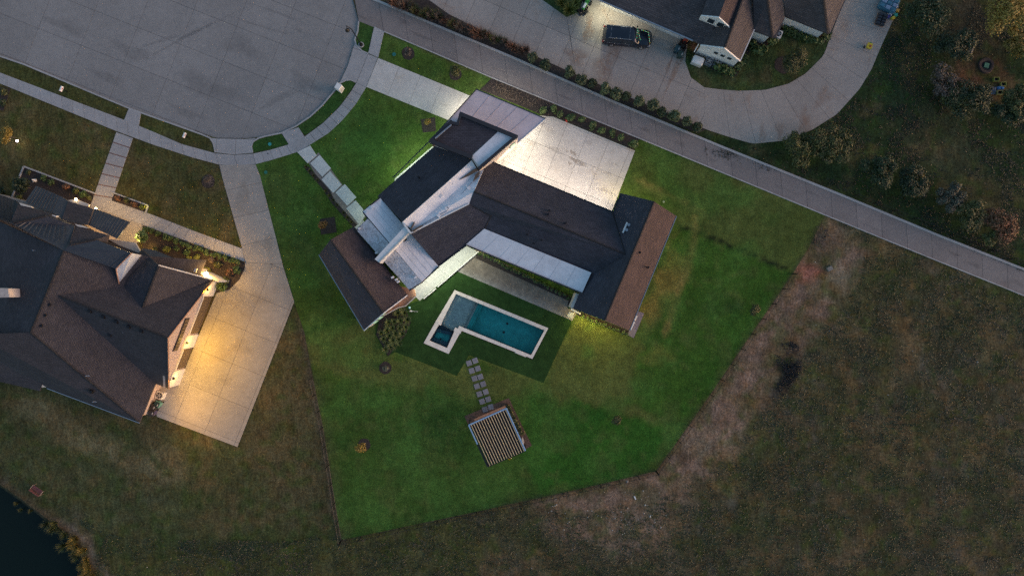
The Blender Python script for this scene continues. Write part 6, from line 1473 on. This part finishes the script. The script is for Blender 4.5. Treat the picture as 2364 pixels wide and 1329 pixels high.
# burn pit clearing
pit = empty('fire_pit', W(2276, 152), 'round sunken pit with a green lid in the orange dirt clearing', 'pit'); c = W(2276, 152)
mb = MB(); n = 20
V = []; F = []
for r_, z in ((.95, .02), (.85, .16), (.6, .14), (.5, .02)):
    for k in range(n): a = 6.2832*k/n; V.append((c.x+r_*math.cos(a)*(1+.05*math.sin(3*a)), c.y+r_*math.sin(a), z))
for i in range(3):
    for k in range(n): F.append((i*n+k, i*n+(k+1) % n, (i+1)*n+(k+1) % n, (i+1)*n+k))
mk('rim', V, F, plain('pit_earth', (.045, .03, .026), .9), pit); mb.lathe((c.x, c.y, .015), [(.52, 0), (.5, .02)], 18); mb.build('pit_floor', M['black'], pit)
mb = MB(); mb.box((c.x, c.y, .05), .52, .56, .12, R(-15)); mb.build('lid', plain('pit_green', (.04, .16, .10), .5), pit)
for i, (x, y, cc, lb) in enumerate(((2297,185,(.18,.22,.04),'yellow-green crate set apart at the lower right of the dirt clearing'),(2313,196,(.22,.24,.05),'yellow-green crate, uppermost of the stack at the clearing corner'),(2305,215,(.20,.22,.08),'lower yellow-green crate at the clearing corner'))):
    c = W(x, y); o = empty('crate', (c.x, c.y, 0), lb, 'crate'); mt = plain('crate_colour%d' % i, cc, .6)
    for sx, sy, ox, oy in ((.62,.05,0,.22),(.62,.05,0,-.22),(.05,.44,.29,0),(.05,.44,-.29,0)): mb = MB(); mb.box((c.x+ox, c.y+oy, .02), sx, sy, .3); mb.build('side', mt, o)
    mb = MB(); mb.box((c.x, c.y, .02), .58, .42, .05); mb.build('base', M['black'], o)
c = W(2308, 203); o = empty('blue_tarp', (c.x, c.y, 0), 'crumpled bright blue tarp between the crates', 'tarp'); mb = MB(); mb.box((c.x, c.y, .02), .7, .4, .2, .3, .7); mb.box((c.x+.2, c.y-.1, .1), .35, .3, .22, 1.0, .6); mb.build('fold', plain('tarp_blue', (.05,.20,.45), .5), o)
c = W(2293, 210); o = empty('plank_stack', (c.x, c.y, 0), 'grey planks leaning beside the blue tarp', 'planks')
for k in range(3): mb = MB(); mb.box((c.x+(k-1)*.16, c.y, .02+.03*k), .14, .85, .04, R(-8)); mb.build('plank', plain('grey_plank%d' % k, (.14,.15,.18), .7), o)
c = W(2237, 118); o = empty('blue_drum', (c.x, c.y, 0), 'dark blue plastic drum lying at the clearing\'s left edge', 'drum'); mb = MB(); mb.tube([(c.x-.2, c.y-.45, .28), (c.x-.17, c.y-.38, .28), (c.x+.13, c.y+.36, .28), (c.x+.16, c.y+.43, .28)], [.22, .28, .28, .22], 14); mb.build('barrel', plain('drum_blue', (.02,.035,.07), .4), o)
# pond-side bench
be = empty('garden_bench', (0, 0, 0), 'reddish slatted bench with pale arms near the pond', 'bench'); rw = plain('red_wood', (.16, .06, .06), .6, 0, .2, 6)
for k in range(4): mb = MB(); mb.box((0, -.18+k*.12, .42), 1.35, .10, .03); mb.build('seat_slat', rw, be)
for k in range(3): mb = MB(); mb.box((0, .27+k*.03, .52+k*.13), 1.35, .03, .10); mb.build('back_slat', rw, be)
for s_ in (-1, 1):
    mb = MB(); mb.tube([(s_*.66, -.25, .0), (s_*.66, -.22, .45)], .03, 6); mb.build('leg', M['bark'], be); mb = MB(); mb.tube([(s_*.66, .25, .0), (s_*.66, .34, .85)], .03, 6); mb.build('leg', M['bark'], be)
    mb = MB(); mb.tube([(s_*.68, -.32, .55), (s_*.68, -.1, .66), (s_*.68, .25, .66)], .03, 6); mb.build('arm', plain('pale_arm%d' % s_, (.30, .24, .17), .6), be)
c = W(87, 1130, .4); be.location = (c.x, c.y, 0); be.rotation_euler = (0, 0, R(-35+180))
# pool-side bits
c = W(945.5, 710, .1); o = empty('blue_ball', (c.x, c.y, .03), 'small glowing light-blue ball on the turf by the left wing', 'ball'); mb = MB(); mb.lathe((c.x, c.y, .03), [(.02, 0), (.11, .05), (.14, .14), (.11, .23), (.02, .28)], 14); mb.build('shell', plain('ball_blue', (.35,.72,.85), .3), o, smooth=True)
c = W(955, 718); o = empty('pool_brush', (c.x, c.y, .05), 'white pool brush with its short pole lying on the turf', 'brush'); mb = MB(); mb.tube([(c.x-.25, c.y+.02, .08), (c.x+.5, c.y-.04, .08)], .02, 6); mb.build('pole', M['white'], o); mb = MB(); mb.box((c.x-.3, c.y+.02, .04), .28, .14, .08, R(-3)); mb.build('brush_head', M['white'], o)
# equipment pad beside the east wing
c = W(1468, 747); o = empty('equipment_pad', (c.x, c.y, 0), 'purplish concrete equipment pad at the lower corner of the brown roof', 'pad'); prism('pad_slab', WL([(1474,718),(1487,723),(1463,780),(1448,772)], .12), .12, concrete('pad_concrete', (.24,.20,.22)), o)
for a, b_, lb in (((1470.5,729),(1465.5,739),'short white box unit on the equipment pad'),((1464.5,742),(1456,760.5),'long white box unit on the equipment pad')):
    A_, B_ = W(*a, .9), W(*b_, .9); u = empty('white_unit', (A_+B_)/2, lb, 'equipment'); u.location.z = .12
    d = (B_-A_).normalized(); n = Vector((-d.y, d.x, 0))*.09; prism('casing', [A_-n, B_-n, B_+n, A_+n], (.12,), M['white'], u)
    n2 = n*1.3; C_ = A_+(B_-A_)*.05; D_ = A_+(B_-A_)*.95; prism('base_rail', [Vector((v.x, v.y, .2)) for v in (C_-n2, D_-n2, D_+n2, C_+n2)], (.12,), M['black'], u)
# fire extinguisher-red marker by the court
c = W(1308, 277, .2); o = empty('red_marker', (c.x, c.y, .04), 'small red hose reel box at the court edge between bright shrubs', 'marker'); mb = MB(); mb.box((c.x, c.y, .04), .2, .34, .3, R(-10), .8); mb.build('case', plain('marker_red', (.6,.04,.04), .4), o); mb = MB(); mb.tube([(c.x-.05, c.y+.1, .34), (c.x, c.y, .44), (c.x+.05, c.y-.1, .34)], .02, 6); mb.build('handle', M['black'], o)
# tree spotlights, cloth on rocks, covers
for q, lb in (((43,327),'garden spotlight beside the yellow tree at the left edge'),((481,416),'garden spotlight beside the bare tree on the left lawn')):
    c = W(*q); o = empty('garden_spotlight', (c.x+.25, c.y+.1, 0), lb, 'spotlight'); mb = MB(); mb.tube([(c.x+.1, c.y, 0), (c.x+.1, c.y, .25)], .02, 6); mb.build('stake', M['black'], o); mb = MB(); mb.lathe((c.x+.1, c.y, .25), [(.07, 0), (.11, .12)], 10); mb.build('head', M['black'], o)
    mb = MB(); mb.lathe((c.x+.1, c.y, .375), [(.12, 0), (.12, .03), (.06, .06)], 10); mb.build('lens', emis('spot_lens', (1, .85, .9), 7), o)
    point(q[0]-3, q[1]-2, .9, 9, (1, .8, .7))
c = W(83, 417); o = empty('white_statue', (c.x, c.y, 0), 'small white garden bird statue on the dark planter soil', 'statue'); mb = MB(); mb.lathe((c.x, c.y, .02), [(.16, 0), (.2, .1), (.14, .3), (.06, .45), (.09, .55), (.03, .65)], 12); mb.build('figure', M['white'], o); mb = MB(); mb.box((c.x-.2, c.y-.12, .02), .3, .1, .1, .4, .7); mb.build('tail', M['white'], o)
for x, y, r_, lb, cc in ((910,126,.22,'round green utility cover on the strip lawn above the driveway',(.02,.16,.14)),(623,333,.20,'turquoise utility cover on the small verge',(.03,.28,.27)),(614,398,.20,'green irrigation cover at the top of the narrow lawn',(.02,.16,.11)),(1532,466,.13,'pale round cover by the brown roof corner',(.30,.36,.22)),(619,355,.08,'small round meter cover set in the sidewalk',(.06,.06,.07))):
    c = W(x, y); o = empty('ground_cover_plate', (c.x, c.y, .015), lb, 'cover'); mb = MB(); mb.lathe((c.x, c.y, .04), [(r_, 0), (r_, .02), (r_*.8, .03)], 14); mb.build('plate', plain('cover%d' % x, cc, .6), o)
c = W(1915, 620); o = empty('concrete_block', (c.x, c.y, 0), 'pale broken concrete block on the dirt outside the fence corner', 'block'); mb = MB(); mb.box((c.x, c.y, 0), .65, .5, .22, .5, .9); mb.build('chunk', concrete('block_concrete', (.24,.22,.19)), o)
c = W(1466, 1148); o = empty('white_scrap', (c.x, c.y, 0), 'white plank scrap on the bare ground below the fence', 'scrap'); mb = MB(); mb.box((c.x, c.y, .0), .14, .42, .05, R(25)); mb.build('board', M['white'], o)
